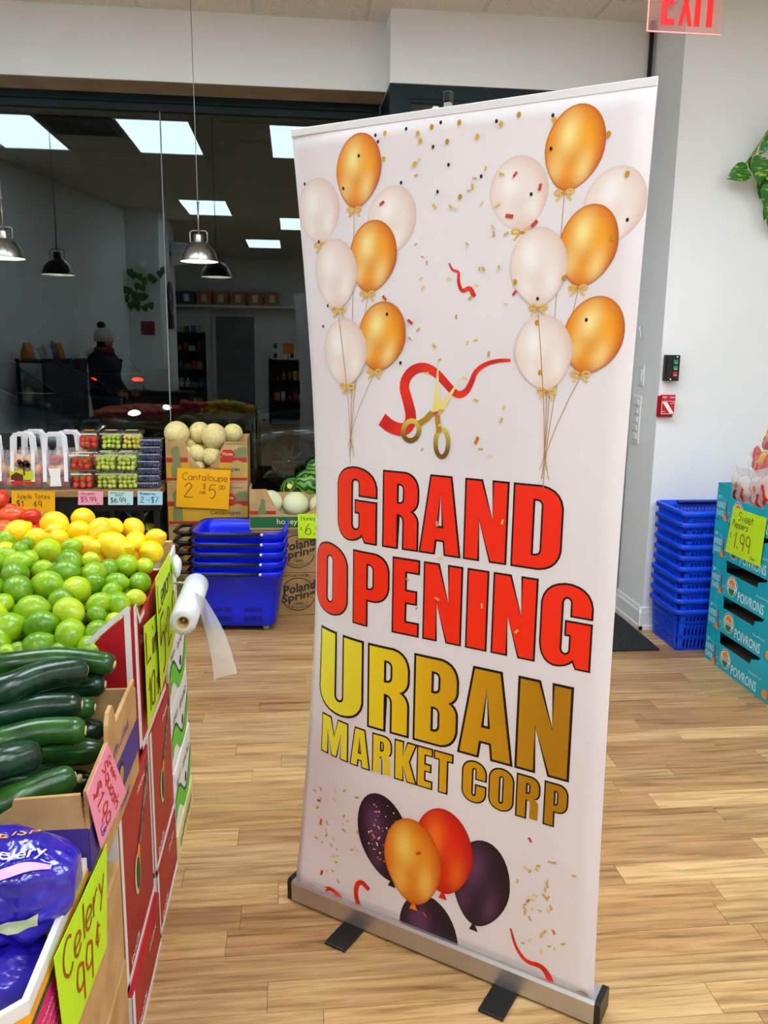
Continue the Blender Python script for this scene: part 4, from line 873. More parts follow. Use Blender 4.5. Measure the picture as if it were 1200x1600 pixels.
# cartons under the produce
t = carton('red_carton', 'red and white produce carton under the zucchini box, standing on the lower red carton', XLn, SX, 1.63, 1.985, .155, .568, m_cred, 'red produce cartons'); red_print(t, 1.63, 1.985, .155, .568)
t = carton('red_carton', 'lowest red carton on the floor below the zucchini', XLn, SX+.012, 1.62, 1.985, .0, .154, m_cred, 'red produce cartons'); red_print(t, 1.62, 1.985, 0, .154, SX+.012, False)
t = carton('red_carton', 'red carton directly beneath the open box of limes', XLn, SX+.004, 1.99, 2.33, .19, .585, m_cred, 'red produce cartons'); red_print(t, 1.99, 2.33, .19, .585, SX+.004)
t = carton('red_carton', 'lowest red carton on the floor below the limes', XLn, SX+.008, 1.99, 2.33, 0, .189, m_cred, 'red produce cartons'); red_print(t, 1.99, 2.33, 0, .189, SX+.008, False)
for k, (z0, z1) in enumerate(((.09, .29), (.291, .49), (.491, .69))):
    xr = SX+.004+.004*(k == 0); t = carton('green_white_carton', 'white carton with bright green wave print, %s of three at the stand end' % ['lowest', 'middle', 'uppermost'][k], XLn, xr, 2.34, 2.70, z0, z1, m_cwhite, 'white and green cartons')
    F = FR(2.34, xr); wave = [(i*.36/12, z0+.05+.045*math.sin(i*.55+.6)) for i in range(13)]
    MB().poly(F, [(a, b+.028) for a, b in wave]+[(a, max(z0+.002, b-.03)) for a, b in reversed(wave)], .0012).build('wave_print', m_lgreen, t); MB().poly(F, [(a, b+.04) for a, b in wave]+[(a, b+.028) for a, b in reversed(wave)], .0012).build('wave_print', m_dgreen, t)
    q = MB(); fine_print(q, F, .17, z0+.13, .15, .026, .0014, k); fine_print(q, F, .03, z0+.14, .09, .022, .0014, k+4); q.build('fine_print', m_ink, t, kind='stuff'); MB().poly(F, disc(.22, z0+.075, .016), .0018).build('round_print', m_ink, t)
t = carton('cream_carton', 'flat cream printed carton on the floor under the green and white cartons', XLn, SX+.012, 2.335, 2.71, 0, .089, m_cream); F = FR(2.335, SX+.012); q = MB(); fine_print(q, F, .04, .03, .28, .03, .0014, 9); q.build('fine_print', mat('brown_ink', '4a3a1c', .6), t, kind='stuff')
t = carton('brown_carton', 'plain brown carton below the celery box', XLn, SX+.006, 1.2, 1.6, .27, .50, m_kraft); t = carton('brown_carton', 'plain brown carton on the floor at the near end', XLn, SX+.008, 1.1, 1.6, 0, .269, m_kraft)
# open box of limes
lbx = thing('lime_box', 'open red and white carton heaped with limes', 'carton', (-.6, 2.1, .586))
open_carton(lbx, -.90, SX, 1.885, 2.30, .586, .93, m_cred, .007, {'near': [(0, .80), (.40, .83), (.47, .90), (.525, .945), (.53, .955)], 'right': [(0, .955), (.02, .95), (.05, .90), (.12, .905), (.36, .93)]})
F = FR(1.885); Fn = Fr((SX, 1.885, 0), (1, 0, 0), (0, 0, 1))
MB().fbox(F, 0, .028, .586, .953, 0, .0015).fbox(F, 0, .4, .586, .602, 0, .0015).fbox(Fn, -.022, -.008, .586, .948, 0, .0015).build('white_edge', m_cwhite, lbx)
MB().poly(Fn, [(-.13, .842), (-.06, .902), (-.005, .953), (-.012, .958), (-.068, .912), (-.14, .846)], .0016).build('white_edge', m_cwhite, lbx)
q = MB(); fine_print(q, F, .06, .84, .10, .022, .0016, 12); fine_print(q, Fn, -.10, .82, .05, .014, .0016, 13); q.build('fine_print', m_white, lbx, kind='stuff')
MB().poly(FR(1.885), [(.03, .952), (.06, .91), (.12, .912), (.12, .90), (.055, .895), (.028, .93)], .002).build('white_edge', m_cwhite, lbx)
# open lemon box
leb = thing('lemon_box', 'open white carton of lemons behind the limes', 'carton', (-.6, 2.5, .691))
open_carton(leb, -.88, SX, 2.31, 2.57, .691, .93, m_cwhite, .006, {'right': [(0, .90), (.12, .92), (.25, .94)]})
MB().box(SX-.035, SX-.007, 2.535, 2.562, .80, .955).build('corner_flap', m_kraft, leb)
# open zucchini box
zb = thing('zucchini_box', 'open brown and purple carton full of zucchini', 'carton', (-.6, 1.6, .57))
open_carton(zb, -.86, SX+.004, 1.385, 1.845, .570, .775, m_kraft, .008, {'right': [(0, .772), (.165, .782), (.17, .815), (.185, .835), (.215, .838), (.23, .82), (.24, .79), (.44, .80)], 'near': [(0, .765), (.28, .765), (.285, .745), (.31, .735), (.34, .735), (.365, .748), (.37, .765), (.482, .77)]})
F = FR(1.385, SX+.004); MB().fbox(F, .0, .46, .622, .700, 0, .001).build('purple_band', m_purple, zb); Fn = Fr((SX+.004, 1.385, 0), (1, 0, 0), (0, 0, 1)); MB().fbox(Fn, -.48, -.001, .622, .705, 0, .001).build('purple_band', m_purple, zb)
q = MB(); fine_print(q, F, .20, .725, .16, .020, .0014, 21); fine_print(q, F, .25, .585, .10, .02, .0014, 22); q.build('fine_print', mat('violet_ink', '5b3fa0', .6), zb, kind='stuff')
MB().poly(F, disc(.27, .66, .030), .0016).build('emblem', m_ink, zb); MB().poly(F, disc(.27, .66, .020), .002).build('emblem', m_kraft, zb)
# celery tray with cut corner
cb = thing('celery_box', 'white and orange cut-corner tray holding bagged celery', 'carton', (-.6, 1.15, .5))
def tray_ring(off, z): return [Vector(p)+Vector((0, 0, z)) for p in ((-.86+off, 1.375-off, 0), (-.86+off, .985+off, 0), (-.435-off*.4, .985+off, 0), (SX-off, 1.045+off*.4, 0), (SX-off, 1.375-off, 0))]
def band(m, z0, z1, o0, nm): MB().loft([tray_ring(o0, z0), tray_ring(o0, z1)], True, False, False, False).build(nm, m, cb)
MB().loft([tray_ring(0, .50), tray_ring(0, .655), tray_ring(.010, .655), tray_ring(.010, .51)], True, True, True, False).build('body', m_cwhite, cb)
band(m_mag, .50, .605, -.0012, 'magenta_band'); band(m_oran, .618, .634, -.0012, 'orange_band'); band(m_dgreen, .605, .618, -.001, 'dark_band')
F = FR(1.0, SX); q = MB()
for j in range(4): fine_print(q, F, .08, .52+.018*j, .22-.03*j, .010, .002, 30+j)
q.build('fine_print', mat('pink_ink', 'f6b6d2', .6), cb, kind='stuff')
# ---- limes, lemons, tomatoes
def lerp_tab(tab, y):
    if y <= tab[0][0]: return tab[0][1]
    for (a, b), (c, d) in zip(tab, tab[1:]):
        if y <= c: return b+(d-b)*(y-a)/(c-a)
    return tab[-1][1]
def citrus_fn(tip):
    def fn(d): return 1+tip*max(0, abs(d.x)-.86)/.14+.012*math.sin(7*d.y+3*d.z)*math.sin(6*d.z)
    return fn
def proto(name, m, fn, rx, ry, rz, u=18, v=12): return MB().ell((0, 0, 0), rx, ry, rz, None, u, v, fn).build(name, m, origin=(0, 0, 0))
def skin(name, c1, c2, sc=2.2, rough=.32, lo=.35, hi=.7, bump=(95, .16)): return mat(name, c1, rough, 0, .5, noise=(sc, c2, lo, hi), bump=bump)
# unit-radius prototypes in metres: nominal radius .033
m_l = [skin('lime_green', '78a80c', 'a6c820', 14, .24), skin('lime_deep_green', '588a0a', '80ac16', 16, .24), skin('lime_pale', '9cc414', 'ccd428', 14, .24)]
P_l = [proto('lime', m, citrus_fn(.16), .0355, .031, .031) for m in m_l]; used = {}
def put(protos, k, pos, s, label, cat, group, rot=None):
    o = protos[k]
    if o in used: o = o.copy(); COL.objects.link(o)
    else: used[o] = 1
    o.location = pos; o.scale = (s, s, s); o.rotation_euler = rot or (random.uniform(-.5, .5), random.uniform(-.5, .5), random.uniform(0, 6.28)); tag(o, label, cat, group); WL[o] = Vector(pos); return o
LIM = [(50,335,72),(165,365,50),(40,435,62),(125,395,40),(300,405,98),(445,380,60),(435,470,82),(185,455,60),(110,490,92),(95,555,100),(265,520,65),(415,540,86),(565,465,60),(590,545,80),(680,515,65),(790,495,75),(905,500,58),(115,645,105),(300,615,96),(590,610,72),(480,650,100),(730,605,70),(875,605,74),(700,655,55),(740,735,80),(845,700,62),(620,735,75),(385,715,85),(430,785,118),(205,770,105),(605,800,62),(20,735,70),(45,885,105),(255,870,100),(440,925,105),(612,908,78),(715,845,60),(725,930,58),(235,1005,113),(570,1010,92),(45,1050,70),(380,1035,70),(-60,480,85),(-70,640,100),(-60,800,100),(-20,960,95),(120,1030,60)]
ORD = ['first', 'second', 'third', 'fourth', 'fifth', 'sixth', 'seventh', 'eighth', 'ninth', 'tenth', 'eleventh', 'twelfth']
def row_names(L, n, names):
    out = {}; idx = sorted(range(len(L)), key=lambda i: L[i][1]); k = -(-len(L)//n)
    for r in range(n):
        for j, i in enumerate(sorted(idx[r*k:(r+1)*k], key=lambda i: L[i][0])): out[i] = '%s from the left in the %s row' % (ORD[j], names[r])
    return out
ROW6 = ['rearmost', 'second', 'third', 'fourth', 'fifth', 'front']; LN = row_names(LIM, 6, ROW6)
ztab = [(835, .992), (860, .985), (900, .96), (930, .938), (960, .908), (995, .872), (1012, .85), (1025, .84)]
for i, (zx, zy, zr) in enumerate(LIM):
    x, y = zx/4, 760+zy/4; zz = lerp_tab(ztab, y)-.012*max(0, (x-150)/80); p = onz(x, y, zz); s = zr/4/scale_at(p)/.033; k = (0, 1, 0, 1, 2, 0, 1, 0)[i % 8]
    if i in (16, 25, 37, 12): k = 2
    lb = '%s lime in the heap, %s' % (['green', 'dark green', 'pale yellow-green'][k], LN[i])
    put(P_l, k, p, min(1.15, max(.72, s)), lb, 'lime', 'limes heaped in the open box')
for j in range(5):
    for i in range(8):
        p = Vector((-.84+i*.055+random.uniform(-.008, .008)+(j % 2)*.02, 1.945+j*.072+random.uniform(-.008, .008), .775+j*.026)); put(P_l, (i+j) % 2, p, .95, 'green lime deep in the heaped lime box', 'lime', 'limes in the lower layer')
m_y = [skin('lemon_yellow', 'fbd106', 'fddc20', 10, .28), skin('lemon_deep', 'f6bf04', 'fbd012', 10, .28)]
P_y = [proto('lemon', m, citrus_fn(.22), .039, .033, .033) for m in m_y]
LEM = [(110,280,76),(340,235,88),(225,318,64),(355,285,78),(350,320,70),(520,205,78),(492,282,76),(625,272,82),(712,250,55),(538,372,72),(712,372,98),(835,265,72),(848,345,72),(970,325,66),(945,412,82),(612,445,58),(785,392,58),(720,465,50),(600,385,40),(840,435,55)]
YN_ = row_names(LEM, 3, ['rear', 'middle', 'front'])
ytab = [(808, 1.035), (830, 1.012), (850, .985), (865, .958), (875, .935)]
for i, (zx, zy, zr) in enumerate(LEM):
    x, y = zx/4, 760+zy/4; p = onz(x, y, lerp_tab(ytab, y)-(.01 if x > 200 else 0)); s = zr/4/scale_at(p)/.036
    put(P_y, i % 2, p, min(1.2, max(.75, s)), 'yellow lemon in the pile behind the limes, '+YN_[i], 'lemon', 'lemons piled behind the limes')
for j in range(2):
    for i in range(6): put(P_y, (i+j) % 2, Vector((-.82+i*.072+random.uniform(-.01, .01), 2.40+j*.08+random.uniform(-.01, .01), .90+(5-i)*.012)), 1, 'yellow lemon low in the lemon box', 'lemon', 'lemons in the lower layer')
m_t = [skin('tomato_red', 'd62c14', 'e8501e', 9, .2, .4, .7, (4, .05)), skin('tomato_orange', 'df4a1c', 'ea6a30', 9, .2, .4, .7, (4, .05))]
def tom_fn(d): return 1-.10*max(0, d.z-.75)/.25*1.6+.02*math.cos(5*math.atan2(d.y, d.x))*d.z
P_t = [proto('tomato', m, tom_fn, .042, .042, .036) for m in m_t]
tbx = thing('tomato_box', 'open brown box of tomatoes at the left edge behind the lemons', 'carton', (-1.2, 2.75, .60)); open_carton(tbx, -1.75, -.885, 2.33, 3.15, .60, .93, m_kraft, .007)
t = carton('brown_carton', 'brown carton supporting the tomato box', -1.75, -.89, 2.34, 3.12, 0, .599, m_kraft)
TOM = [(-4, 781, 18, 1.04), (20, 807, 22, 1.015), (48, 807, 15.5, 1.02), (2, 828, 19, .99), (18, 795, 11, 1.03), (62, 820, 13, .985), (50, 829, 13, .98), (-34, 792, 22, 1.04), (-30, 820, 22, 1.01)]
TN = row_names(TOM, 3, ['top', 'middle', 'lowest'])
for i, (x, y, r, zz) in enumerate(TOM):
    p = onz(x, y, zz); put(P_t, i % 2, p, max(.5, r/scale_at(p)/.042), 'ripe red tomato at the left edge, '+TN[i], 'tomato', 'tomatoes at the left edge', (random.uniform(-.3, .3), random.uniform(-.3, .3), i))
for j in range(8):
    for i in range(8):
        x = -1.68+i*.088+random.uniform(-.01, .01)+(j % 2)*.03; y = 2.42+j*.09+random.uniform(-.01, .01)
        if x > -.98 or topx(Vector((x, y, 1.0)))[0] > -45: continue
        put(P_t, (i+j) % 2, Vector((x, y, .955+.05*math.sin((x+1.75)*3.6)*math.sin((y-2.33)*3.8))), 1.0, 'red tomato in the wide box beside the lemons', 'tomato', 'tomatoes in the wide box', (0, 0, i))
# ---- zucchini
m_z = [skin('zucchini_dark', '0c2716', '18402a', 22, .22, .35, .7, (30, .04)), skin('zucchini_green', '163c14', '2f6422', 16, .22, .35, .7, (30, .04))]; m_stem = mat('zucchini_stem_cut', 'd8c890', .7)
def zucchini(pts, r, k, label):
    p = [onz(x, y, zz) for x, y, zz in pts]
    # smooth curve through control points
    cur = []
    for i in range(len(p)-1):
        a, b, c, d = p[max(i-1, 0)], p[i], p[i+1], p[min(i+2, len(p)-1)]
        for s in range(5):
            q = s/5; cur.append(.5*((2*b)+(c-a)*q+(2*a-5*b+4*c-d)*q*q+(3*b-a-3*c+d)*q**3))
    cur.append(p[-1]); n = len(cur); ax = (cur[-1]-cur[-2]).normalized()
    rad = [r*min(1, .55+.45*min(1, i/3))*(1-.12*i/n) for i in range(n)]
    cur += [cur[-1]+ax*r*.30, cur[-1]+ax*r*.54, cur[-1]+ax*r*.68]; rad += [rad[n-1]*.93, rad[n-1]*.74, rad[n-1]*.40]
    t = thing('zucchini', label, 'zucchini', min(cur, key=lambda v: v.z)-Vector((0, 0, r)), 'zucchini in the brown box')
    MB().tube(cur, rad, 16).build('skin', m_z[k], t)
    e = cur[-1]; MB().tube([e-ax*.004, e+ax*.0016], [r*.33, r*.30], 12).build('stem_end', m_stem, t)
zucchini([(-130, 1050, .84), (0, 1040, .855), (90, 1030, .86), (165, 1037, .85)], .029, 1, 'long zucchini at the top against the limes, bright green tip')
zucchini([(-110, 1095, .85), (0, 1080, .862), (60, 1058, .868), (118, 1048, .862)], .034, 0, 'thick dark zucchini on top with a pale scratch')
zucchini([(30, 1075, .80), (90, 1072, .805), (150, 1070, .805)], .029, 0, 'dark zucchini tucked at the back right of the box')
zucchini([(-110, 1135, .80), (0, 1118, .815), (60, 1105, .822), (112, 1102, .82)], .029, 0, 'dark zucchini in the middle with round cut end')
zucchini([(20, 1115, .77), (90, 1108, .775), (135, 1106, .775)], .026, 1, 'small zucchini end peeking out beside the middle one')
zucchini([(-110, 1180, .775), (0, 1160, .79), (60, 1145, .797), (116, 1142, .795)], .031, 1, 'green zucchini lying below the middle row')
zucchini([(-100, 1215, .80), (-30, 1198, .805), (10, 1190, .805), (42, 1182, .80)], .034, 0, 'blunt very dark zucchini at the left front')
zucchini([(-40, 1275, .73), (20, 1250, .745), (60, 1232, .75), (100, 1218, .752)], .029, 1, 'light green zucchini in the lower front corner')
for k, (y0, zz) in enumerate(((1.44, .66), (1.53, .67), (1.62, .675), (1.71, .69), (1.79, .70), (1.48, .60), (1.60, .60), (1.72, .61))):
    t = thing('zucchini', 'dark zucchini deep in the brown box', 'zucchini', (-.6, y0, zz-.03), 'zucchini at the bottom of the box'); xe = SX-.045-.02*(k % 3)
    MB().tube([(-.82, y0, zz), (-.7, y0+.01, zz), (-.5, y0, zz), (xe-.03, y0, zz), (xe, y0, zz), (xe+.012, y0, zz)], [.02, .03, .031, .029, .02, .008], 14).build('skin', m_z[k % 2], t); MB().tube([(xe+.008, y0, zz), (xe+.018, y0, zz)], .009, 10).build('stem_end', m_stem, t)
# ---- celery bags
m_cel = mat('purple_celery_film', '2a1aae', .16, 0, .6, noise=(6, '20148e', .4, .6), bump=(18, .6), coat=.5); m_celw = mat('celery_pale_window', 'd6d8b0', .25, noise=(20, 'b9c48a', .4, .6))
def celery(c, L, a, b, lb, k, text):
    c = Vector(c); t = thing('celery_bag', lb, 'bag', c-Vector((0, 0, b)), 'purple celery bags'); rs = random.Random(k)
    def sf(s, th, off=0):
        e = 1-.55*max(0, (s-.80)/.20)**2; e *= .94+.06*math.sin(s*11+k); sq = (abs(math.cos(th))**4+abs(math.sin(th))**4)**-.22
        w_ = 1+.03*math.sin(3*th+s*9+k)
        q3 = Vector((s*5.5+k, 2.2*math.cos(th), 2.2*math.sin(th))); w_ += .24*(abs(mnoise.noise(q3))-.2)+.07*(abs(mnoise.noise(q3*2.3+Vector((7, 3, k))))-.2)
        return c+Vector(((s-.5)*L, -(a*e*w_*sq+off)*math.cos(th), (b*e*w_*sq+off)*math.sin(th)+.010*math.sin(s*6)))
    MB().loft([[sf(i/70, 2*PI*j/90) for j in range(90)] for i in range(71)]).build('film', m_cel, t)
    MB().grid(lambda u_, v_: sf(.30+.58*u_, -.30+.24*v_, .003), 14, 4).build('clear_window', m_celw, t)
    if text:
        def wrap(mb, s_, s0, s1, t0, t1, slope=0):
            vs, fs = text_mesh(s_); x0 = min(v[0] for v in vs); x1 = max(v[0] for v in vs); y0 = min(v[1] for v in vs); y1 = max(v[1] for v in vs)
            mb.add([sf(s0+(v[0]-x0)/(x1-x0)*(s1-s0), t0+(v[1]-y0)/(y1-y0)*(t1-t0)+slope*(v[0]-x0)/(x1-x0), .0035) for v in vs], fs)
        q = MB(); wrap(q, 'Celery', .62, .88, .95, 1.32, .25); q.build('lettering', m_white, t); q = MB(); wrap(q, 'CRISP', .56, .82, 1.62, 1.80, .2); q.build('lettering', m_oran, t)
        q = MB(); q.grid(lambda u_, v_: sf(.66+.26*u_, .66+.30*u_+(.10+.12*math.sin(u_*PI))*v_, .003), 8, 2); q.build('leaf_print', mat('pale_pink_print', 'd8a8dc', .4), t)
    return t
c0 = onz(40, 1375, .69)+Vector((-.09, 0, 0))
celery(c0, .34, .085, .075, 'upper purple celery bag with white lettering', 1, True)
celery(onz(22, 1500, .60)+Vector((-.11, 0, -.03)), .34, .08, .065, 'lower purple celery bag in shadow near the tray corner', 5, False)
# ---- cards on the stand side
def sidecard(pts, x): return [onx(px_, py_, x) for px_, py_ in pts]
card('price_card', 'tall lime green card reading Limes on the red lime box', sidecard([(225, 978), (251, 952), (250, 1085), (232, 1138)], SX+.012), 'c4ea1c', [('Limes', .06, .62, .30, .03, '6a3a10'), ('10', .10, .10, .34, .03, '6a3a10'), ('/$2', .55, .10, .2, .02, '6a3a10')])
card('price_card', 'lime green card reading Lemons 5 for 2.00 at the end of the stand', sidecard([(243, 905), (266, 862), (277, 980), (252, 1082)], SX+.02), 'c4ea1c', [('Lemon', .06, .68, .24, .025, '5a2a10'), ('5', .08, .10, .5, .03, '6a1c10'), ('for', .33, .34, .1, .015, '5a2a10'), ('2.00', .46, .16, .36, .025, '8a5a10')])
card('price_card', 'pink card with red writing on the zucchini box', sidecard([(168, 1160), (198, 1238), (158, 1326), (136, 1240)], SX+.012), 'f59ab4', [('Squash', .12, .58, .2, .025, 'd0202c'), ('Green', .15, .80, .13, .018, 'd0202c'), ('$1.99', .16, .16, .28, .03, 'd0202c'), ('LB', .74, .1, .12, .02, '4a3ac0')])
card('price_card', 'large lime green card reading Celery 99 cents', sidecard([(85, 1498), (167, 1318), (167, 1478), (104, 1650)], SX+.012), 'c2f01a', [('Celery', .10, .60, .34, .03, 'a04a0c'), ('99', .28, .06, .42, .035, 'b8480a'), ('¢', .70, .26, .3, .025, 'b8480a')])
# ---- roll of produce bags
m_bagfilm = clear_mat('frosted_bag_film', 'ffffff', 1.35, .3, .5, 'ffffff'); m_roll = mat('rolled_bag_film', 'e4e8ea', .35, noise=(30, 'd2d8da', .4, .6, (1, .2, 1)))
r0 = onx(286, 972, -.285); r1 = onx(301, 908, -.285); rr_ = 21/scale_at(r0); ax = (r1-r0); ax = Vector((0, 1, .04)); r1 = r0+ax.normalized()*.30
rl = thing('bag_roll', 'roll of frosted plastic produce bags hanging at the end of the stand', 'bag roll', r0-Vector((0, 0, rr_)))
n = ax.normalized(); sx = Vector((1, 0, 0)); sx = (sx-n*sx.dot(n)).normalized(); sz = n.cross(sx)*-1
ringf = lambda c, r: [c+sx*(r*math.cos(2*PI*k/24))+sz*(r*math.sin(2*PI*k/24)) for k in range(24)]
L_ = (r1-r0); MB().loft([ringf(r0, rr_*.46), ringf(r0, rr_), ringf(r0+L_*.3, rr_*1.04), ringf(r0+L_*.7, rr_*1.0), ringf(r1, rr_*1.02), ringf(r1, rr_*.46)], True, False, False).build('roll', m_roll, rl)
MB().loft([ringf(r0-n*.001, rr_*.47), ringf(r0-n*.001, rr_*.38), ringf(r1, rr_*.38), ringf(r1, rr_*.47)], True, False, False).build('core', m_kraft, rl)
e1, e2, e3, e4 = ony(304, 925, r0.y+.06), ony(321, 935, r0.y+.2), ony(374, 1045, r0.y+.2), ony(334, 1069, r0.y+.1)
def film(u_, v_):
    top = e1*(1-u_)+e2*u_; bot = e4*(1-u_)+e3*u_; p = top*(1-v_)+bot*v_
    return p+Vector((.012*math.sin(u_*7+v_*3)*v_, .012*math.sin(u_*5)*v_, .01*math.sin(v_*PI)))
MB().grid(film, 10, 12).build('hanging_bag', m_bagfilm, rl)
MB().tube([r0+n*.01, r1+n*.02], .004).tube([r1+n*.02, r1+n*.02+Vector((-.085, 0, 0))], .004).build('wire_holder', m_chrome, rl)
q = onx(276, 885, -.335); bag('plastic_bag', 'crumpled white plastic bag tucked behind the lemon card', q, .012, .03, .032, 9, m_roll)
# ================================================================== WINDOW DISPLAY
random.seed(8)
m_shelf = mat('worn_wood_top', 'a9814f', .6, noise=(3, '8f6a3e', .35, .65, (2, 30, 10)))
TY0, TY1, TZ = 4.70, 5.08, .752; TX0, TX1 = -2.6, -.75
tb = thing('display_table', 'low display table with a wooden top and black metal legs below the window', 'table', (-1.6, 4.9, 0))
MB().box(TX0, TX1, TY0, TY1, TZ-.038, TZ).build('table_top', m_shelf, tb, bevel=.003)
for x in (TX0+.05, -1.02, -.86, TX1-.03): MB().box(x-.014, x+.014, TY0+.03, TY0+.058, 0, TZ-.038).build('leg', m_black, tb); MB().box(x-.014, x+.014, TY1-.06, TY1-.03, 0, TZ-.038).build('leg', m_black, tb)
MB().box(TX0, TX1, TY0+.02, TY0+.045, TZ-.12, TZ-.039).build('apron', m_black, tb)
MB().box(TX0, TX1, TY0+.02, TY1-.02, .42, .45).build('lower_shelf', mat('grey_shelf', '6f706c', .7), tb)
MB().tube([(-.96, TY0+.04, .44), (-.80, TY0+.04, .66)], .010).tube([(-.98, TY0+.04, .66), (-.80, TY0+.04, .46)], .008).build('brace', m_black, tb)
bw = thing('black_bowl', 'shallow black bowl under the display table', 'bowl', (-1.25, 4.86, .452))
MB().lathe([(.0, .452), (.08, .452), (.15, .50), (.165, .515), (.158, .515), (.08, .465), (0, .463)], (-1.25, 4.86, 0), 24).build('bowl', m_black, bw)
m_mango = skin('mango_green', '5f7a22', 'a8902c', 9)
for k, (x, y) in enumerate(((-.98, 4.80), (-.90, 4.83), (-1.06, 4.84), (-.84, 4.81))): tag(MB().ell((x, y, .497), .06, .045, .047, Matrix.Rotation(.5*k, 3, 'Z'), fn=lambda d: 1+.06*d.x).build('mango', m_mango), 'green mango on the lower shelf under the table, %s' % ['nearest the bowl side', 'in the middle', 'at the back left', 'rightmost'][k], 'mango', 'mangoes under the table')
# price cards along the table edge
Yc = TY0-.004
def frontcard(label, x0, y0, x1, y1, col, tx): return card('price_card', label, [ony(x0, y0, Yc), ony(x1, y0+1, Yc), ony(x1, y1, Yc), ony(x0, y1, Yc)], col, tx)
frontcard('orange card reading Apple Totes 1.49 under the apple bags', 18, 767, 86, 806, 'f6b20a', [('Apple Totes', .13, .70, .19, .02, '4a3408'), ('$1', .12, .36, .26, .035, '7a2208'), ('49', .50, .36, .24, .03, '7a2208'), ('per lb', .74, .10, .08, .012, '4a3408')])
frontcard('pink card reading Strawberry 5.99', 122, 767, 161, 789, 'f6aabc', [('STRAWBERRY', .10, .72, .14, .022, 'b01f5c'), ('$5.99', .12, .22, .36, .05, 'a81c48'), ('each', .74, .06, .09, .015, '80203c')])
frontcard('pale blue-green card reading Cotton Candy Grapes 6.99', 169, 767, 208, 789, 'bfe6e4', [('COTTON CANDY', .07, .80, .12, .018, '3a4a50'), ('GRAPES', .28, .64, .12, .018, '3a4a50'), ('$6.99', .10, .16, .36, .045, '3f4048'), ('each', .74, .06, .09, .015, '3a4a50')])
frontcard('light blue card reading Blueberries 2 for 7 dollars', 215, 767, 254, 789, 'aedff0', [('Blueberries', .10, .74, .17, .022, '28324a'), ('2', .12, .18, .42, .045, '28324a'), ('for', .38, .3, .12, .015, '28324a'), ('$7', .55, .18, .40, .045, '28324a')])
# ---- apple totes
m_tote = clear_mat('frosted_tote_plastic', 'ffffff', 1.3, .3, .20, 'fff4f8'); m_tband = mat('white_tote_band', 'e9e9ec', .5)
m_app = [skin('apple_blush', 'f2c088', 'e69a5e', 8, .3, .35, .7, (4, .02)), skin('apple_pink', 'd87860', 'e6b070', 8, .3, .35, .7, (4, .02)), skin('apple_green', 'c6c648', 'dcb45c', 8, .3, .35, .7, (4, .02)), skin('apple_red', 'b02a34', 'c85a4a', 8, .3, .35, .7, (4, .02))]
def app_fn(d): return 1-.16*max(0, abs(d.z)-.7)/.3
P_a = [proto('apple', m, app_fn, .036, .036, .034, 14, 10) for m in m_app]
def tote(label, px_, Y, w_, rz, front, apples):
    c = ony(px_, 760, Y); c = Vector((c.x, Y, TZ)); t = thing('apple_tote', label, 'bag', c, 'plastic apple totes'); h = .215; dp = .10
    rt = Matrix.Rotation(rz, 3, 'Z'); W = lambda x, y, zz: c+rt @ Vector((x, y, zz))
    secs = [(.0, .93, .9), (.01, 1, 1), (.07, 1.02, 1.02), (.15, .94, .7), (.20, .88, .35), (h, .86, .12)]
    MB().loft([[W(p.x, p.y, zz) for p in rrect(w_/2*a, dp/2*b, .02*min(1, b*1.2), 0, 3)] for zz, a, b in secs], True, True, False).build('pouch', m_tote, t)
    for s in (-1, 1):
        pth = [(-.055, .045), (-.055, .20), (-.05, h+.07), (-.035, h+.088), (.035, h+.088), (.05, h+.07), (.055, .20), (.055, .045)]
        q = MB(); yy = lambda zz: s*(dp/2*(1.03 if zz < .1 else 1.03-(zz-.1)*6.2 if zz < .22 else .16)+.004+max(0, zz-.22)*.25)
        for r_ in stroke_poly(pth, .020): q.add([W(p[0], yy(p[1]), p[1]) for p in r_], [(0, 1, 2, 3)])
        q.build('handle', m_tband, t, solid=.0015)
    Ff = Fr(W(0, -dp/2*1.04-.003, 0), rt @ Vector((1, 0, 0)), Vector((0, 0, 1)))
    if front == 'farm':
        MB().poly(Ff, [(-.065, .055), (.06, .055), (.06, .11), (.03, .10), (-.01, .115), (-.05, .10), (-.065, .12)], .002).build('meadow_print', mat('print_yellow_green', 'c8d21c', .6), t)
        MB().poly(Ff, [(-.06, .055), (.005, .055), (.005, .082), (-.03, .098), (-.06, .078)], .003).build('barn_print', mat('print_barn', '6a1f10', .6), t)
        q = MB()
        for a_, b_, r_ in ((.0, .14, .018), (.025, .145, .02), (-.01, .155, .014), (.035, .135, .014)): q.poly(Ff, disc(a_, b_, r_, n=10), .003)
        q.fbox(Ff, .008, .016, .08, .14, .002, .003); q.build('tree_print', mat('print_tree', '3a2a14', .6), t)
        q = MB(); q.fbox(Ff, -.06, .005, .028, .048, .002, .003).fbox(Ff, .01, .058, .028, .044, .002, .003); q.build('red_banner_print', mat('red_ink', 'd8261a', .5), t)
    elif front == 'label': MB().poly(Ff, [(-.03, .02), (.03, .02), (.025, .07), (.03, .12), (-.035, .12), (-.025, .07)], .002).build('white_label', m_white, t)
    for k, (x, y, zz, m) in enumerate(apples): put(P_a, m, W(x*w_/.2, y, zz), .9, '%s apple inside the %s, %s' % (['peach-coloured', 'pink', 'greenish', 'red'][m], label.replace('frosted plastic apple tote', 'frosted tote'), ['bottom left', 'bottom middle', 'bottom right', 'centre left', 'centre', 'centre right', 'upper left', 'upper right'][k]), 'apple', 'apples inside the totes', (.2*k, .3, k))
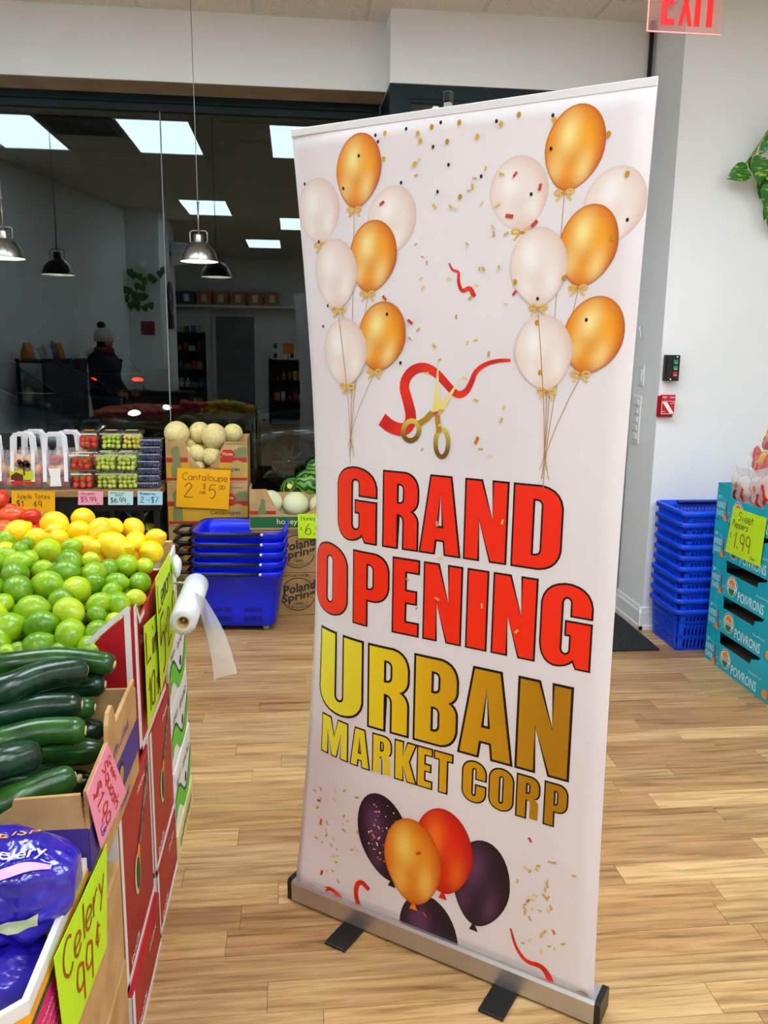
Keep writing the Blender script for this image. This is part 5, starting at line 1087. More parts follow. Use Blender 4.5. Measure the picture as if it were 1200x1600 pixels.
ap1 = [(-.062, -.008, .038, 1), (.008, -.01, .038, 2), (.068, -.008, .04, 3), (-.058, -.004, .104, 0), (.01, -.004, .106, 1), (.066, -.004, .106, 0), (-.03, 0, .158, 0), (.035, 0, .16, 0)]; ap2 = [(-.036, -.008, .038, 2), (.036, -.008, .038, 3), (-.034, -.004, .106, 1), (.034, -.004, .104, 0), (.0, 0, .16, 3)]
tote('frosted plastic apple tote cut off by the left edge', -12, 4.80, .19, .1, None, ap1); tote('frosted plastic apple tote printed with a farm and tree', 41, 4.79, .21, 0, 'farm', ap1); tote('frosted plastic apple tote with a white paper label', 90, 4.78, .145, .12, 'label', ap2)
tote('frosted plastic apple tote standing behind the farm print one', 58, 4.93, .19, 0, None, ap2); tote('frosted plastic apple tote behind the labelled one, beside the strawberries', 112, 4.91, .19, -.1, 'farm', ap1)
# ---- clamshell boxes
m_clam = clear_mat('clear_clamshell', 'ffffff', 1.28, .06, .03, 'ffffff'); m_grape = skin('grape_green', 'b4cc3c', 'd2de68', 20, .25, .35, .7, (4, .02)); m_grapey = skin('grape_yellow', 'dcc83c', 'e8de70', 20, .25, .35, .7, (4, .02))
m_straw = skin('strawberry_red', 'dc2a20', 'ee5034', 20, .3, .35, .7, (120, .3)); m_sgreen = mat('strawberry_leaf', '6c9a30', .6); m_blueb = skin('blueberry', '34406a', '5a6890', 30, .55, .35, .7, (4, .02))
def clamshell(name, label, cx, cy, z0, w_, d_, h, kind, group):
    t = thing(name, label, 'fruit box', (cx, cy, z0), group)
    R_ = lambda a, zz: [Vector((cx, cy, zz))+Vector((p.x, p.y, 0)) for p in rrect(w_/2*a, d_/2*a, .012, 0, 3)]
    MB().loft([R_(.86, z0+.001), R_(.88, z0+.004), R_(.97, z0+h*.82), R_(1.0, z0+h*.83)], True, True, False).build('tray', m_clam, t)
    MB().loft([R_(1.0, z0+h*.84), R_(1.0, z0+h*.87), R_(.9, z0+h), R_(.2, z0+h+.0005)], True, False, True).build('lid', m_clam, t)
    rs = random.Random(hash((round(cx*1000), round(z0*1000))) & 0xffff); fruit = MB(); gr = MB()
    if kind.startswith('grape'):
        r = .0133
        for k in range(3):
            for j in range(4):
                for i in range(4): fruit.ell((cx+(i-1.5)*.0245+rs.uniform(-.004, .004), cy+(j-1.5)*.0245+rs.uniform(-.004, .004), z0+.015+k*.024+rs.uniform(-.003, .003)), r*rs.uniform(.9, 1.1), u=8, v=6)
        fruit.build('grapes', m_grapey if kind == 'grape_y' else m_grape, t, kind='stuff')
    elif kind == 'straw':
        for k in range(2):
            for j in range(3):
                for i in range(3):
                    p = Vector((cx+(i-1)*.033+rs.uniform(-.005, .005), cy+(j-1)*.033+rs.uniform(-.005, .005), z0+.022+k*.032)); fruit.ell(p, .017, .016, .02, Matrix.Rotation(rs.uniform(-1, 1), 3, 'X'), 8, 6)
                    if rs.random() < .6: gr.ell(p+Vector((rs.uniform(-.006, .006), -.006, .013)), .013, .011, .006, None, 6, 4)
        fruit.build('strawberries', m_straw, t, kind='stuff'); gr.build('strawberry_leaves', m_sgreen, t, kind='stuff')
    else:
        for k in range(2):
            for j in range(6):
                for i in range(8): fruit.ell((cx+(i-3.5)*.0145+rs.uniform(-.002, .002), cy+(j-2.5)*.0145, z0+.008+k*.012), .0074, u=6, v=5)
        fruit.build('blueberries', m_blueb, t, kind='stuff')
    if kind == 'straw': MB().box(cx-.025, cx+.035, cy-d_*.3, cy+d_*.1, z0+h+.0006, z0+h+.0012).build('lid_label', m_oran, t)
    elif kind.startswith('grape'): MB().box(cx-.035, cx+.03, cy-d_*.25, cy+d_*.15, z0+h+.0006, z0+h+.0012).build('lid_label', mat('lid_label_paper', 'c9c29a', .6), t)
    if kind != 'blue': MB().box(cx-w_*.46, cx+w_*.46, cy-d_/2*1.005-.0008, cy-d_/2*1.005, z0+h*.80, z0+h*.86).build('front_strip', m_white if kind == 'straw' else mat('dull_label', 'b9bda8', .6), t)
    else:
        q = MB()
        for k in range(12): q.box(cx-w_*.47+k*w_*.079, cx-w_*.47+k*w_*.079+.005, cy-d_/2-.0012, cy-d_/2-.0004, z0+h*.80, z0+h*.9)
        q.build('front_strip', m_white, t)
def cpx(x, Y): return ony(x, 764, Y).x
CW, CH = .122, .103
clamshell('strawberry_box', 'clear box of strawberries, lower of the front pair', cpx(132, 4.79), 4.79, TZ+.001, CW, .12, CH, 'straw', 'strawberry boxes'); clamshell('strawberry_box', 'clear box of strawberries, stacked on the front one', cpx(131, 4.79)-.002, 4.792, TZ+.001+CH+.002, CW, .12, CH, 'straw', 'strawberry boxes')
clamshell('fruit_box_base', 'clear strawberry box hidden behind, carrying the upper one', cpx(143, 4.92), 4.93, TZ+.001, CW, .12, CH*1.0, 'straw', 'strawberry boxes'); clamshell('fruit_box_base', 'clear strawberry box, middle of the rear stack', cpx(143, 4.92), 4.93, TZ+.002+CH, CW, .12, CH, 'straw', 'strawberry boxes')
clamshell('strawberry_box', 'clear box of strawberries at the top rear beside the tote handles', cpx(143, 4.92), 4.93, TZ+.003+2*CH, CW, .12, CH, 'straw', 'strawberry boxes')
for i, (x, nm) in enumerate(((170, 'left'), (202, 'right'))):
    clamshell('grape_box', 'clear box of green grapes, bottom of the %s front stack' % nm, cpx(x, 4.79), 4.79, TZ+.001, CW, .12, CH, 'grape', 'grape boxes'); clamshell('grape_box', 'clear box of green grapes, upper of the %s front stack' % nm, cpx(x-1, 4.79), 4.791, TZ+.002+CH, CW, .12, CH, 'grape', 'grape boxes')
    for k in range(2): clamshell('grape_box', 'clear grape box in the rear %s stack, %s layer' % (nm, ['lowest', 'second'][k]), cpx(x+9, 4.93), 4.935, TZ+.001+k*(CH+.001), CW, .12, CH, 'grape', 'grape boxes')
    clamshell('grape_box', 'clear box of %s grapes on top at the rear %s' % (['green', 'yellowish'][i], nm), cpx(x+9, 4.93), 4.935, TZ+.003+2*CH, CW, .12, CH, ['grape', 'grape_y'][i], 'grape boxes')
for k in range(7): clamshell('blueberry_box', 'flat clear box of blueberries, %s in the stack' % ['lowest', 'second from below', 'third from below', 'middle', 'third from top', 'second from top', 'topmost'][k], cpx(234, 4.80)+.002*k, 4.80+.008*k, TZ+.001+k*.0395, .125, .11, .038, 'blue', 'blueberry boxes')
# ---- cantaloupe cartons
m_melon = mat('cantaloupe_skin', 'e8da98', .7, noise=(60, 'dccc86', .42, .6), bump=(90, .2)); m_honey = mat('honeydew_skin', 'e3e6bd', .45, noise=(6, 'd6dca4', .4, .7))
m_bandR = mat('band_red', 'b32a22', .6); m_bandY = mat('band_mustard', 'd0a021', .6); m_sil = mat('figure_green', '7d8450', .7); m_logor = mat('logo_red', 'c02a20', .6)
def melon_carton(label, z0, h, openf, x0=-.735, x1=-.272, y0=4.86, y1=5.155):
    t = thing('melon_carton', label, 'carton', ((x0+x1)/2, y0, z0), 'cantaloupe cartons'); F = Fr((x0, y0, z0), (1, 0, 0), (0, 0, 1)); l = x1-x0
    if openf:
        cut = chaikin([(.105, h), (.125, h*.72), (.17, h*.42), (.22, h*.28), (.27, h*.42), (.305, h*.72), (.335, h*.90)])
        pr = [(0, 0), (l, 0), (l, h+.02), (l-.012, h+.02), (l-.014, h*.93), (.335, h*.93)]+list(reversed(cut))+[(.10, h*.94), (.02, h*.94), (.018, h), (0, h)]
        b = MB().prism(F, pr, -.006, 0).box(x0, x0+.006, y0+.006, y1, z0, z0+h).box(x1-.006, x1, y0+.006, y1, z0, z0+h).box(x0+.006, x1-.006, y1-.006, y1, z0, z0+h).box(x0+.006, x1-.006, y0+.006, y1-.006, z0, z0+.006); b.build('body', m_kraft, t)
    else: MB().box(x0, x1, y0, y1, z0, z0+h).build('body', m_kraft, t, bevel=.003)
    def bnd(b0, b1, m, nm, off):
        if openf and b1 > h*.3:      # interrupted by the cut-out
            MB().fbox(F, .003, .085+.09*(1-b1/h), b0, b1, 0, off).build(nm, m, t); MB().fbox(F, l-.13-.06*(1-b1/h), l-.003, b0, b1, 0, off).build(nm, m, t)
        else: MB().fbox(F, .003, l-.003, b0, b1, 0, off).build(nm, m, t)
    bnd(.012, .028, m_bandR, 'red_band', .0012); bnd(.028, h*.46, m_bandY, 'mustard_band', .0012); bnd(h*.46, h*.57, m_bandR, 'red_band', .0012)
    MB().poly(F, chaikin([(.03, .03), (.028, .09), (.045, .14), (.03, .17), (.035, .20), (.06, .215), (.08, .20), (.078, .175), (.085, .13), (.085, .03)], 1), .0018).build('figure_print', m_sil, t)
    MB().poly(F, [(l-.14, h*.57), (l-.004, h*.57), (l-.004, h*.80), (l-.05, h*.80), (l-.10, h*.68)], .0010).build('hill_print', m_sil, t)
    c = (l-.112, h*.64); MB().poly(F, [(c[0]+.040*(1+.08*math.cos(6*a))*math.cos(a), c[1]+.030*(1+.08*math.cos(6*a))*math.sin(a)) for a in [k*PI/18 for k in range(36)]], .0022).build('logo', m_logor, t)
    q = MB(); put_text(q, F, 'Monte', c[0]-.028, c[1]-.005, .056, .018, .003); q.build('lettering', mat('cream_ink', 'f2e2b8', .6), t)
    MB().poly(F, [(l-.06+.045*math.cos(a), h*.32+.048*math.sin(a)) for a in [k*PI/14 for k in range(28)]], .002).build('melon_print', mat('tan_print', 'b79a55', .7), t)
    q = MB(); put_text(q, F, 'Cantaloupes', l-.22, h*.24, .175, .03, .003); q.build('lettering', m_ink, t); q = MB(); fine_print(q, F, l-.12, h*.87, .10, .009, .0014, 40); q.build('fine_print', m_ink, t, kind='stuff')
    return t
for k in range(4): melon_carton(['brown melon carton on the floor behind the blue rolling baskets', 'brown melon carton second from the floor, mostly hidden by the baskets', 'closed brown cantaloupe carton below the orange price card', 'open cantaloupe carton with a curved cut-out front'][k], .001+k*.256, .254, k == 3)
zt = .001+3*.256
for i, (zx, zy, zr, Y) in enumerate([(205,165,86,4.96),(365,160,76,5.02),(465,185,90,4.93),(595,165,68,5.0),(345,305,64,4.935),(452,325,70,4.925),(262,315,62,4.93),(345,402,58,4.935),(300,240,50,5.02),(560,280,60,4.99),(235,370,55,5.03),(480,410,60,5.03),(400,260,60,5.06)]):
    p = ony(230+zx/4.444, 640+zy/4.444, Y); r = zr/4.444/scale_at(p)
    tag(MB().ell(p, r*1.03, r*.98, r, Matrix.Rotation(i, 3, 'Z')).build('cantaloupe', m_melon), ['pale cantaloupe with a small sticker, top left of the carton', 'cantaloupe at the top back, second from the left', 'large round cantaloupe in the top middle', 'cantaloupe at the top right of the carton', 'cantaloupe in the middle of the cut-out', 'cantaloupe at the right of the cut-out', 'cantaloupe at the left of the cut-out', 'lowest cantaloupe showing in the cut-out'][i] if i < 8 else 'cantaloupe deep inside the open carton', 'melon', 'cantaloupes in the carton')
p = ony(262, 678, 4.89); 
card('price_card', 'big orange card reading Cantaloupe 2 for 5.00', [ony(277, 731, 4.845), ony(360, 735, 4.845), ony(357, 796, 4.845), ony(275, 792, 4.845)], 'fbb405', [('Cantaloupe', .11, .71, .18, .015, '7a3206'), ('2', .15, .27, .36, .02, '6a3a06'), ('FOR', .44, .36, .07, .01, '6a3a06'), ('$', .50, .5, .13, .012, '7a3206'), ('5', .61, .27, .34, .02, '6a3a06'), ('00', .81, .50, .11, .012, '6a3a06')])
# ---- water cartons with the honeydew box on top
m_kw = mat('water_carton_card', 'b58c58', .85, noise=(8, 'a87f4e', .4, .6)); 
def water_carton(label, z0, x0=-.25, x1=.17, y0=4.72, y1=4.935, h=.256):
    t = thing('water_carton', label, 'carton', ((x0+x1)/2, y0, z0), 'spring water cartons'); MB().box(x0, x1, y0, y1, z0, z0+h).build('body', m_kw, t, bevel=.004)
    F = Fr((-.075+.09, y0, z0+.128), (1, 0, 0), (0, 0, 1)); q = MB()
    for a0, a1 in ((R(-165), R(-15)), (R(18), R(150))):
        for r_ in stroke_poly([(.098*math.cos(a0+(a1-a0)*k/20), .098*math.sin(a0+(a1-a0)*k/20)) for k in range(21)], .005): q.add([F.p(*p, .0012) for p in r_], [(0, 1, 2, 3)])
    sl = lambda a, b: (a, b+a*.22)
    put_text(q, F, 'Poland', -.085, .012, .185, .055, .0014, bend=sl, bold=.03); put_text(q, F, 'Spring', -.095, -.048, .195, .062, .0014, bend=sl, bold=.03); put_text(q, F, '1845', -.022, -.066, .055, .018, .0014); put_text(q, F, 'BORN IN MAINE', -.06, -.088, .12, .012, .0014, bend=lambda a, b: (a, b+a*a*4)); put_text(q, F, 'DISTILLED WATER', -.085, .106, .15, .014, .0014, bold=.015)
    q.build('lettering', mat('dark_print', '26301f', .6), t)
water_carton('brown spring water carton on the floor beside the blue baskets', .001); water_carton('brown spring water carton stacked under the honeydew box', .259)
hbx = thing('honeydew_carton', 'open brown and green carton of honeydew melons on the water cartons', 'carton', (-.04, 4.72, .517)); F = Fr((-.258, 4.715, .517), (1, 0, 0), (0, 0, 1)); l = .44; h = .235
cut = chaikin([(.10, .23), (.112, .20), (.14, .15), (.18, .088), (.30, .082), (.37, .12), (.41, .22)])
MB().prism(F, [(0, 0), (l, 0), (l, h), (l-.03, h)]+list(reversed(cut))+[(.10, h), (0, h)], -.006, 0).box(-.258, -.252, 4.721, 4.93, .517, .752).box(.176, .182, 4.721, 4.93, .517, .752).box(-.252, .176, 4.924, 4.93, .517, .70).box(-.252, .176, 4.721, 4.924, .517, .523).build('body', m_kraft, hbx)
MB().fbox(F, .003, l-.003, .012, .075, 0, .0014).build('green_band', mat('band_green', '1f6a2c', .6), hbx); MB().fbox(F, .003, .15, .09, .11, 0, .0012).build('red_band', m_bandR, hbx)
MB().poly(F, chaikin([(.05, .09), (.05, .13), (.065, .15), (.06, .17), (.075, .185), (.09, .17), (.088, .15), (.095, .09)], 1), .0018).build('figure_print', m_sil, hbx)
q = MB(); put_text(q, F, 'honeydew', .155, .022, .20, .042, .002); q.build('lettering', MATS['cream_ink'], hbx)
for i, (x, y, r, Y) in enumerate([(422, 785, 20, 4.80), (462, 788, 20.5, 4.80), (503, 790, 20, 4.80), (442, 800, 16, 4.86)]):
    p = ony(x, y, Y); r = r/scale_at(p); tag(MB().ell(p, r, r*.98, r*.97).build('honeydew', m_honey), ['pale honeydew melon at the left of its carton', 'pale honeydew melon in the middle of its carton', 'pale honeydew melon half hidden by the banner', 'honeydew melon low between the others'][i], 'melon', 'honeydew melons')
card('price_card', 'lime green card beginning Honey, cut off by the banner', [ony(465, 803, 4.70), ony(510, 803, 4.70), ony(510, 842, 4.70), ony(466, 841, 4.70)], 'c2ee20', [('Honey', .12, .74, .17, .018, '5a3a10'), ('$', .08, .34, .12, .012, '7a2a08'), ('6.', .26, .16, .44, .03, '7a2a08'), ('99', .62, .3, .2, .02, '7a2a08')])
wm = bpy.data.materials.new('watermelon_skin'); wm.use_nodes = True; nt = wm.node_tree; b = nt.nodes['Principled BSDF']; tc = nt.nodes.new('ShaderNodeTexCoord'); sp = nt.nodes.new('ShaderNodeSeparateXYZ'); at = nt.nodes.new('ShaderNodeMath'); at.operation = 'ARCTAN2'
nt.links.new(tc.outputs['Object'], sp.inputs[0]); nt.links.new(sp.outputs[1], at.inputs[0]); nt.links.new(sp.outputs[2], at.inputs[1])
nz = nt.nodes.new('ShaderNodeTexNoise'); nz.inputs['Scale'].default_value = 22; nt.links.new(tc.outputs['Object'], nz.inputs['Vector']); mm = nt.nodes.new('ShaderNodeMath'); mm.operation = 'MULTIPLY_ADD'; mm.inputs[1].default_value = 1.1; nt.links.new(nz.outputs['Fac'], mm.inputs[0]); nt.links.new(at.outputs[0], mm.inputs[2])
sn = nt.nodes.new('ShaderNodeMath'); sn.operation = 'MULTIPLY'; sn.inputs[1].default_value = 11; nt.links.new(mm.outputs[0], sn.inputs[0]); s2 = nt.nodes.new('ShaderNodeMath'); s2.operation = 'SINE'; nt.links.new(sn.outputs[0], s2.inputs[0])
cr = nt.nodes.new('ShaderNodeValToRGB'); cr.color_ramp.elements[0].position = .35; cr.color_ramp.elements[1].position = .65; cr.color_ramp.elements[0].color = srgb('123f16'); cr.color_ramp.elements[1].color = srgb('6fae3c'); mr = nt.nodes.new('ShaderNodeMapRange'); mr.inputs[1].default_value = -1; nt.links.new(s2.outputs[0], mr.inputs[0]); nt.links.new(mr.outputs[0], cr.inputs[0]); nt.links.new(cr.outputs[0], b.inputs['Base Color']); b.inputs['Roughness'].default_value = .35
t = carton('brown_carton', 'brown carton behind the honeydews carrying the watermelons', -.09, .45, 4.945, 5.095, 0, .645, m_kraft)
for i, (x, y, r, Y, rz) in enumerate([(458, 768, 20, 5.115, .4), (485, 757, 23.5, 5.0, .1), (497, 733, 17, 5.11, 0)]):
    p = ony(x, y, Y); r = r/scale_at(p); o = MB().ell((0, 0, 0), r*1.12, r, r, None, 20, 14).build('watermelon', wm, origin=(0, 0, 0)); o.location = p; o.rotation_euler = (0, [1.2, .2, .1, .4][i], rz); tag(o, ['striped watermelon with a yellow sticker beside the honeydews', 'large striped watermelon next to the banner edge', 'small striped watermelon on top at the back'][i], 'melon', 'watermelons')
    if i == 0:
        Fk = Fr(p+Vector((-.02, -r*.94, .045)), (1, -.1, 0), (0, .45, .9)); k_ = MB().poly(Fk, disc(0, 0, .016), .004); so = k_.build('sticker', mat('sticker_yellow', 'f2dc4a', .5)); so.parent = o; so.matrix_parent_inverse = (Matrix.Translation(o.location) @ o.rotation_euler.to_matrix().to_4x4()).inverted()
# ---- blue rolling baskets
random.seed(3)
m_rb = mat('deep_blue_plastic', '0226ea', .3, 0, .4, noise=(2, '0222d4', .4, .6)); RX, RY, RH = .25, .19, .345
rb = thing('rolling_basket', 'x', 'basket', (0, 0, 0))
ring_ = lambda a, b, r, zz: rrect(a, b, r, zz, 6)
MB().loft([ring_(.195, .14, .05, .03), ring_(.20, .145, .05, .035), ring_(.205, .15, .05, .10), ring_(.235, .178, .06, RH-.035), ring_(.243, .186, .062, RH-.03), ring_(.25, .19, .065, RH-.012), ring_(.25, .19, .065, RH), ring_(.236, .177, .058, RH), ring_(.225, .168, .055, RH-.05), ring_(.19, .135, .045, .045)], True, True, True).build('tub', m_rb, rb)
q = MB()
for sx_ in (-1, 1):
    for k in range(9): q.box(sx_*.085-.05+k*.0115, sx_*.085-.05+k*.0115+.005, -.1475-.004, -.1455-.003, .06, .09)
q.build('vent_slots', mat('slot_shade_dark', '04061c', .8), rb, kind='stuff')  # dark bars laid on the tub; shade of the openings put into colour
q = MB(); q.box(-.16, -.02, -.1535, -.151, .112, .116).box(.02, .16, -.1535, -.151, .112, .116).build('ridge', m_rb, rb)
path = [(.13, -.195, RH-.006), (-.17, -.197, RH-.012), (-.235, -.17, RH-.012), (-.257, -.10, RH-.01), (-.257, .10, RH-.006), (-.235, .17, RH-.004), (-.17, .197, RH-.002), (.13, .195, RH-.002)]
MB().tube(path, .009, 8).build('bail_handle', m_black, rb); MB().ell((.13, -.203, RH-.006), .008, .004, .008, None, 8, 6).build('rivet', m_white, rb)
MB().tube([(-.25, -.10, RH-.02), (-.33, -.10, RH-.02), (-.355, -.07, RH-.02), (-.355, .07, RH-.02), (-.33, .10, RH-.02), (-.25, .10, RH-.02)], .011, 8).tube([(-.28, -.1, RH-.02), (-.28, .1, RH-.02)], .008, 8).build('pull_handle', m_black, rb)
for x in (-.15, .15):
    for y in (-.11, .11): MB().lathe([(0, -.012), (.018, -.012), (.018, .012), (0, .012)], (x, y, .019), 14, 'y').build('wheel', mat('grey_wheel', '9aa0a2', .5), rb)
index_kids(); bl = ['bottom', 'second from the bottom', 'middle', 'second from the top', 'topmost']
for k in range(5):
    loc = (-.305+.003*k, 4.60-.004*k, .001+k*.056); lb = 'deep blue rolling basket with black handle, %s in the nested stack' % bl[k]; rz = R(-4+1.2*k*0)
    if k == 0: rb.location = loc; rb.rotation_euler.z = rz; tag(rb, lb, 'basket', 'nested rolling baskets')
    else: place_copy(rb, loc, lb, 'nested rolling baskets', rz)
# ================================================================== PENDANT LAMPS
m_bulb = mat('glowing_bulb', 'ffffff', .5, emit=('fff0dc', 40)); m_inside = mat('white_shade_inside', 'f2efe8', .5)
def pendant(label, x, y, zb):
    t = thing('pendant_lamp', label, 'lamp', (x, y, zb), 'brushed steel pendant lamps'); c = Vector((x, y, zb))
    MB().lathe([(.099, 0), (.099, .006), (.094, .03), (.080, .06), (.055, .085), (.030, .097), (.026, .10)], c, 40).build('shade', m_steel, t)
    MB().lathe([(.097, .001), (.092, .03), (.078, .058), (.053, .083), (.0, .094)], c, 40).build('shade_inside', m_inside, t)
    MB().lathe([(.026, .098), (.026, .135), (.022, .142), (.0, .142)], c, 24).build('socket', m_steel, t)
    for s in (-1, 1): MB().tube([c+Vector((s*.030, 0, .098)), c+Vector((s*.045, 0, .10)), c+Vector((s*.045, 0, .148)), c+Vector((s*.035, 0, .158)), c+Vector((0, 0, .158))], .0035, 8).build('yoke', m_steel, t)
    MB().tube([c+Vector((0, 0, .14)), c+Vector((0, 0, .30))], .0045, 8).build('stem', m_steel, t); MB().ell(c+Vector((0, 0, .30)), .008).build('knuckle', m_steel, t)
    MB().tube([c+Vector((0, 0, .30)), c+Vector((-.004, 0, .8)), Vector((x-.008, y, CEIL))], .0025, 6).build('cord', mat('cord_grey', 'a8a59c', .5), t)
    MB().ell(c+Vector((0, 0, .045)), .034, .034, .036).build('bulb', m_bulb, t)
for lb, x, y in (('brushed steel pendant lamp hanging in the middle of the window', 311.5, 409), ('brushed steel pendant lamp cut off by the left edge', 8, 404)):
    p = ony(x, y, 4.7); pendant(lb, p.x, 4.7, p.z)
# ================================================================== THE REST OF THE SHOP (seen mirrored in the window)
random.seed(13)
m_coat = mat('black_coat', '0b0b0e', .8, bump=(30, .3)); m_knit = mat('cream_knit', 'cfc8bd', .9, bump=(120, .6)); m_scarf = mat('plum_scarf', '8a3048', .9, bump=(90, .4)); m_skin = mat('skin_tone', 'c68d70', .55, sub=.1)
def person(loc, rz):
    t = thing('person', 'person in a black coat, cream bobble hat and plum scarf, mirrored in the window', 'person', (0, 0, 0))
    me = bpy.data.meshes.new('body'); V = [(0, 0, .92), (0, 0, 1.12), (0, 0, 1.30), (0, 0, 1.42), (.01, 0, 1.50), (.02, 0, 1.60), (.02, 0, 1.66),
        (0, .10, .86), (.01, .105, .48), (-.01, .11, .09), (.13, .12, .04), (0, -.10, .86), (.03, -.105, .48), (.02, -.11, .09), (.16, -.12, .04),
        (0, .19, 1.37), (.02, .25, 1.12), (.16, .20, .98), (.24, .18, .99), (0, -.19, 1.37), (.02, -.25, 1.12), (.16, -.20, .98), (.24, -.18, .99)]
    E_ = [(0, 1), (1, 2), (2, 3), (3, 4), (4, 5), (5, 6), (0, 7), (7, 8), (8, 9), (9, 10), (0, 11), (11, 12), (12, 13), (13, 14), (3, 15), (15, 16), (16, 17), (17, 18), (3, 19), (19, 20), (20, 21), (21, 22)]
    RD = [.19, .19, .20, .16, .065, .10, .085, .115, .085, .055, .045, .115, .085, .055, .045, .09, .068, .05, .04, .09, .068, .05, .04]
    me.from_pydata(V, E_, []); me.materials.append(m_coat); me.materials.append(m_skin); o = bpy.data.objects.new('body', me); COL.objects.link(o); o.parent = t
    sk = o.modifiers.new('skin', 'SKIN'); 
    for i, r in enumerate(RD): me.skin_vertices[0].data[i].radius = (r, r*(.78 if i < 4 else 1))
    me.skin_vertices[0].data[0].use_root = True; sk.use_smooth_shade = True; o.modifiers.new('sub', 'SUBSURF').levels = 2; o.modifiers['sub'].render_levels = 2
    H_ = Vector((.02, 0, 1.60))
    MB().ell(H_+Vector((.012, 0, -.01)), .085, .075, .105, None, 18, 12, lambda d: 1+.06*max(0, d.x)*(d.z < -.1)).build('face', m_skin, t)
    MB().ell(H_+Vector((.098, 0, -.015)), .018, .014, .022, None, 8, 6).build('nose', m_skin, t)
    for s in (-1, 1): MB().ell(H_+Vector((.082, s*.032, .012)), .012, .014, .008, None, 8, 6).build('eye', m_black, t)
    MB().ell(H_+Vector((.085, 0, -.058)), .012, .024, .008, None, 8, 6).build('mouth', m_scarf, t)
    MB().ell(H_+Vector((-.01, 0, .045)), .105, .10, .095, None, 20, 12, lambda d: 1+.03*math.sin(16*math.atan2(d.y, d.x))).build('bobble_hat', m_knit, t)
    MB().lathe([(.10, -.02), (.112, -.01), (.112, .03), (.10, .04)], H_+Vector((-.005, 0, .0)), 24).build('hat_brim', m_knit, t)
    MB().ell(H_+Vector((-.03, 0, .165)), .048, .048, .046, None, 14, 9, lambda d: 1+.08*math.sin(9*d.x)*math.sin(9*d.y)).build('pompom', m_black, t)
    MB().lathe([(.085, -.03), (.115, -.01), (.12, .02), (.105, .055), (.085, .06)], (.012, 0, 1.46), 20).build('scarf', m_scarf, t)
    MB().ell((-.10, 0, 1.44), .09, .15, .07, None, 16, 9).build('hood', m_knit, t)
    for s in (-1, 1):
        h = Vector((.26, s*.18, .99))
        MB().ell(h+Vector((.02, 0, 0)), .042, .022, .036, None, 10, 7).build('palm', m_skin, t)
        for k in range(4): MB().tube([h+Vector((.045, 0, .024-.016*k)), h+Vector((.085-.004*abs(k-1), -s*.012, .02-.016*k)), h+Vector((.095-.004*abs(k-1), -s*.03, .012-.015*k))], [.009, .008, .006], 6).build('finger', m_skin, t)
        MB().tube([h+Vector((.005, -s*.01, .03)), h+Vector((.03, -s*.025, .048)), h+Vector((.055, -s*.03, .05))], [.011, .009, .007], 6).build('thumb', m_skin, t)
    t.location = loc; t.rotation_euler.z = rz
pp_ = ony(163, 590, 10.1); person((pp_.x, 10.4-10.1, 0), R(15))
m_shblk = mat('black_shelf_metal', '141516', .6)
def shelving(label, loc, rz, w_, d_, lv, goods, group=None):
    t = thing('shelf_unit', label, 'shelf', (0, 0, 0), group); h = lv[-1]+.02
    for x in (0, w_-.03):
        for y in (0, d_-.03): MB().box(x, x+.03, y, y+.03, 0, h).build('post', m_shblk, t)
    for zz in lv: MB().box(0, w_, 0, d_, zz-.02, zz).build('shelf_board', m_shblk, t)
    MB().box(0, w_, d_-.012, d_-.004, .1, h).build('back_panel', m_shblk, t)
    t.location = loc; t.rotation_euler.z = rz; mw = Matrix.Translation(loc) @ Matrix.Rotation(rz, 4, 'Z')
    for zz in lv[goods:]:
        x = .05; k = 0
        while x < w_-.13:
            g = random.choice(('box', 'bag', 'bottle')); ww = random.uniform(.07, .13); hh = random.uniform(.10, .2); col = random.choice(['d8b030', 'c87818', 'b8b8b0', '4a7a3a', 'a83224', '4a6a9a', 'd0c8b0']); m = mat('goods_'+col, col, .5); y = .04
            if g == 'box': mb = MB().box(-ww/2, ww/2, 0, .12, 0, hh); nm = 'packet'
            elif g == 'bag': mb = MB().loft([rrect(ww/2*a, .05*b, .015, q, 3) for q, a, b in ((0, .9, .9), (.02, 1, 1), (hh*.6, 1, .8), (hh, .95, .1))]); nm = 'snack_bag'
            else: mb = MB().lathe([(0, 0), (ww*.35, 0), (ww*.36, hh*.6), (ww*.14, hh*.8), (ww*.13, hh), (0, hh)], seg=12); nm = 'bottle'
            o = mb.build(nm, m, origin=(0, 0, 0)); o.location = mw @ Vector((x+ww/2, y+.03, zz)); o.rotation_euler.z = rz; tag(o, '%s %s on the %s' % ({'d8b030': 'yellow', 'c87818': 'orange', 'b8b8b0': 'grey', '4a7a3a': 'green', 'a83224': 'red', '4a6a9a': 'blue', 'd0c8b0': 'cream'}[col], nm.replace('_', ' '), label), nm.split('_')[-1], 'goods on the '+label); x += ww+.02; k += 1
    return t
wl_a = math.atan2(-1.25-5.0, -2.18+3.55)
shelving('black shelf unit by the left wall', (-2.72, 1.75, 0), wl_a, .9, .3, (.5, .95, 1.38), 1)
shelving('tall can shelf by the rear wall', (-1.75, -6.55, 0), PI, .95, .35, (.4, .75, 1.1, 1.45, 1.8), 0)
shelving('black rack right of the rear door', (.35, -6.55, 0), PI, .85, .35, (.5, .9, 1.3), 0)
structure(MB().box(-1.62, -.72, -7.0, -6.93, 0, 2.2).build('door_2', m_trim)); rd = bpy.data.objects['door_2']; MB().box(-1.55, -.79, -6.935, -6.91, .02, 2.13).build('door_leaf', mat('grey_door', '6d7476', .5), rd); MB().ell((-.86, -6.88, 1.0), .03).build('door_knob', m_steel, rd)
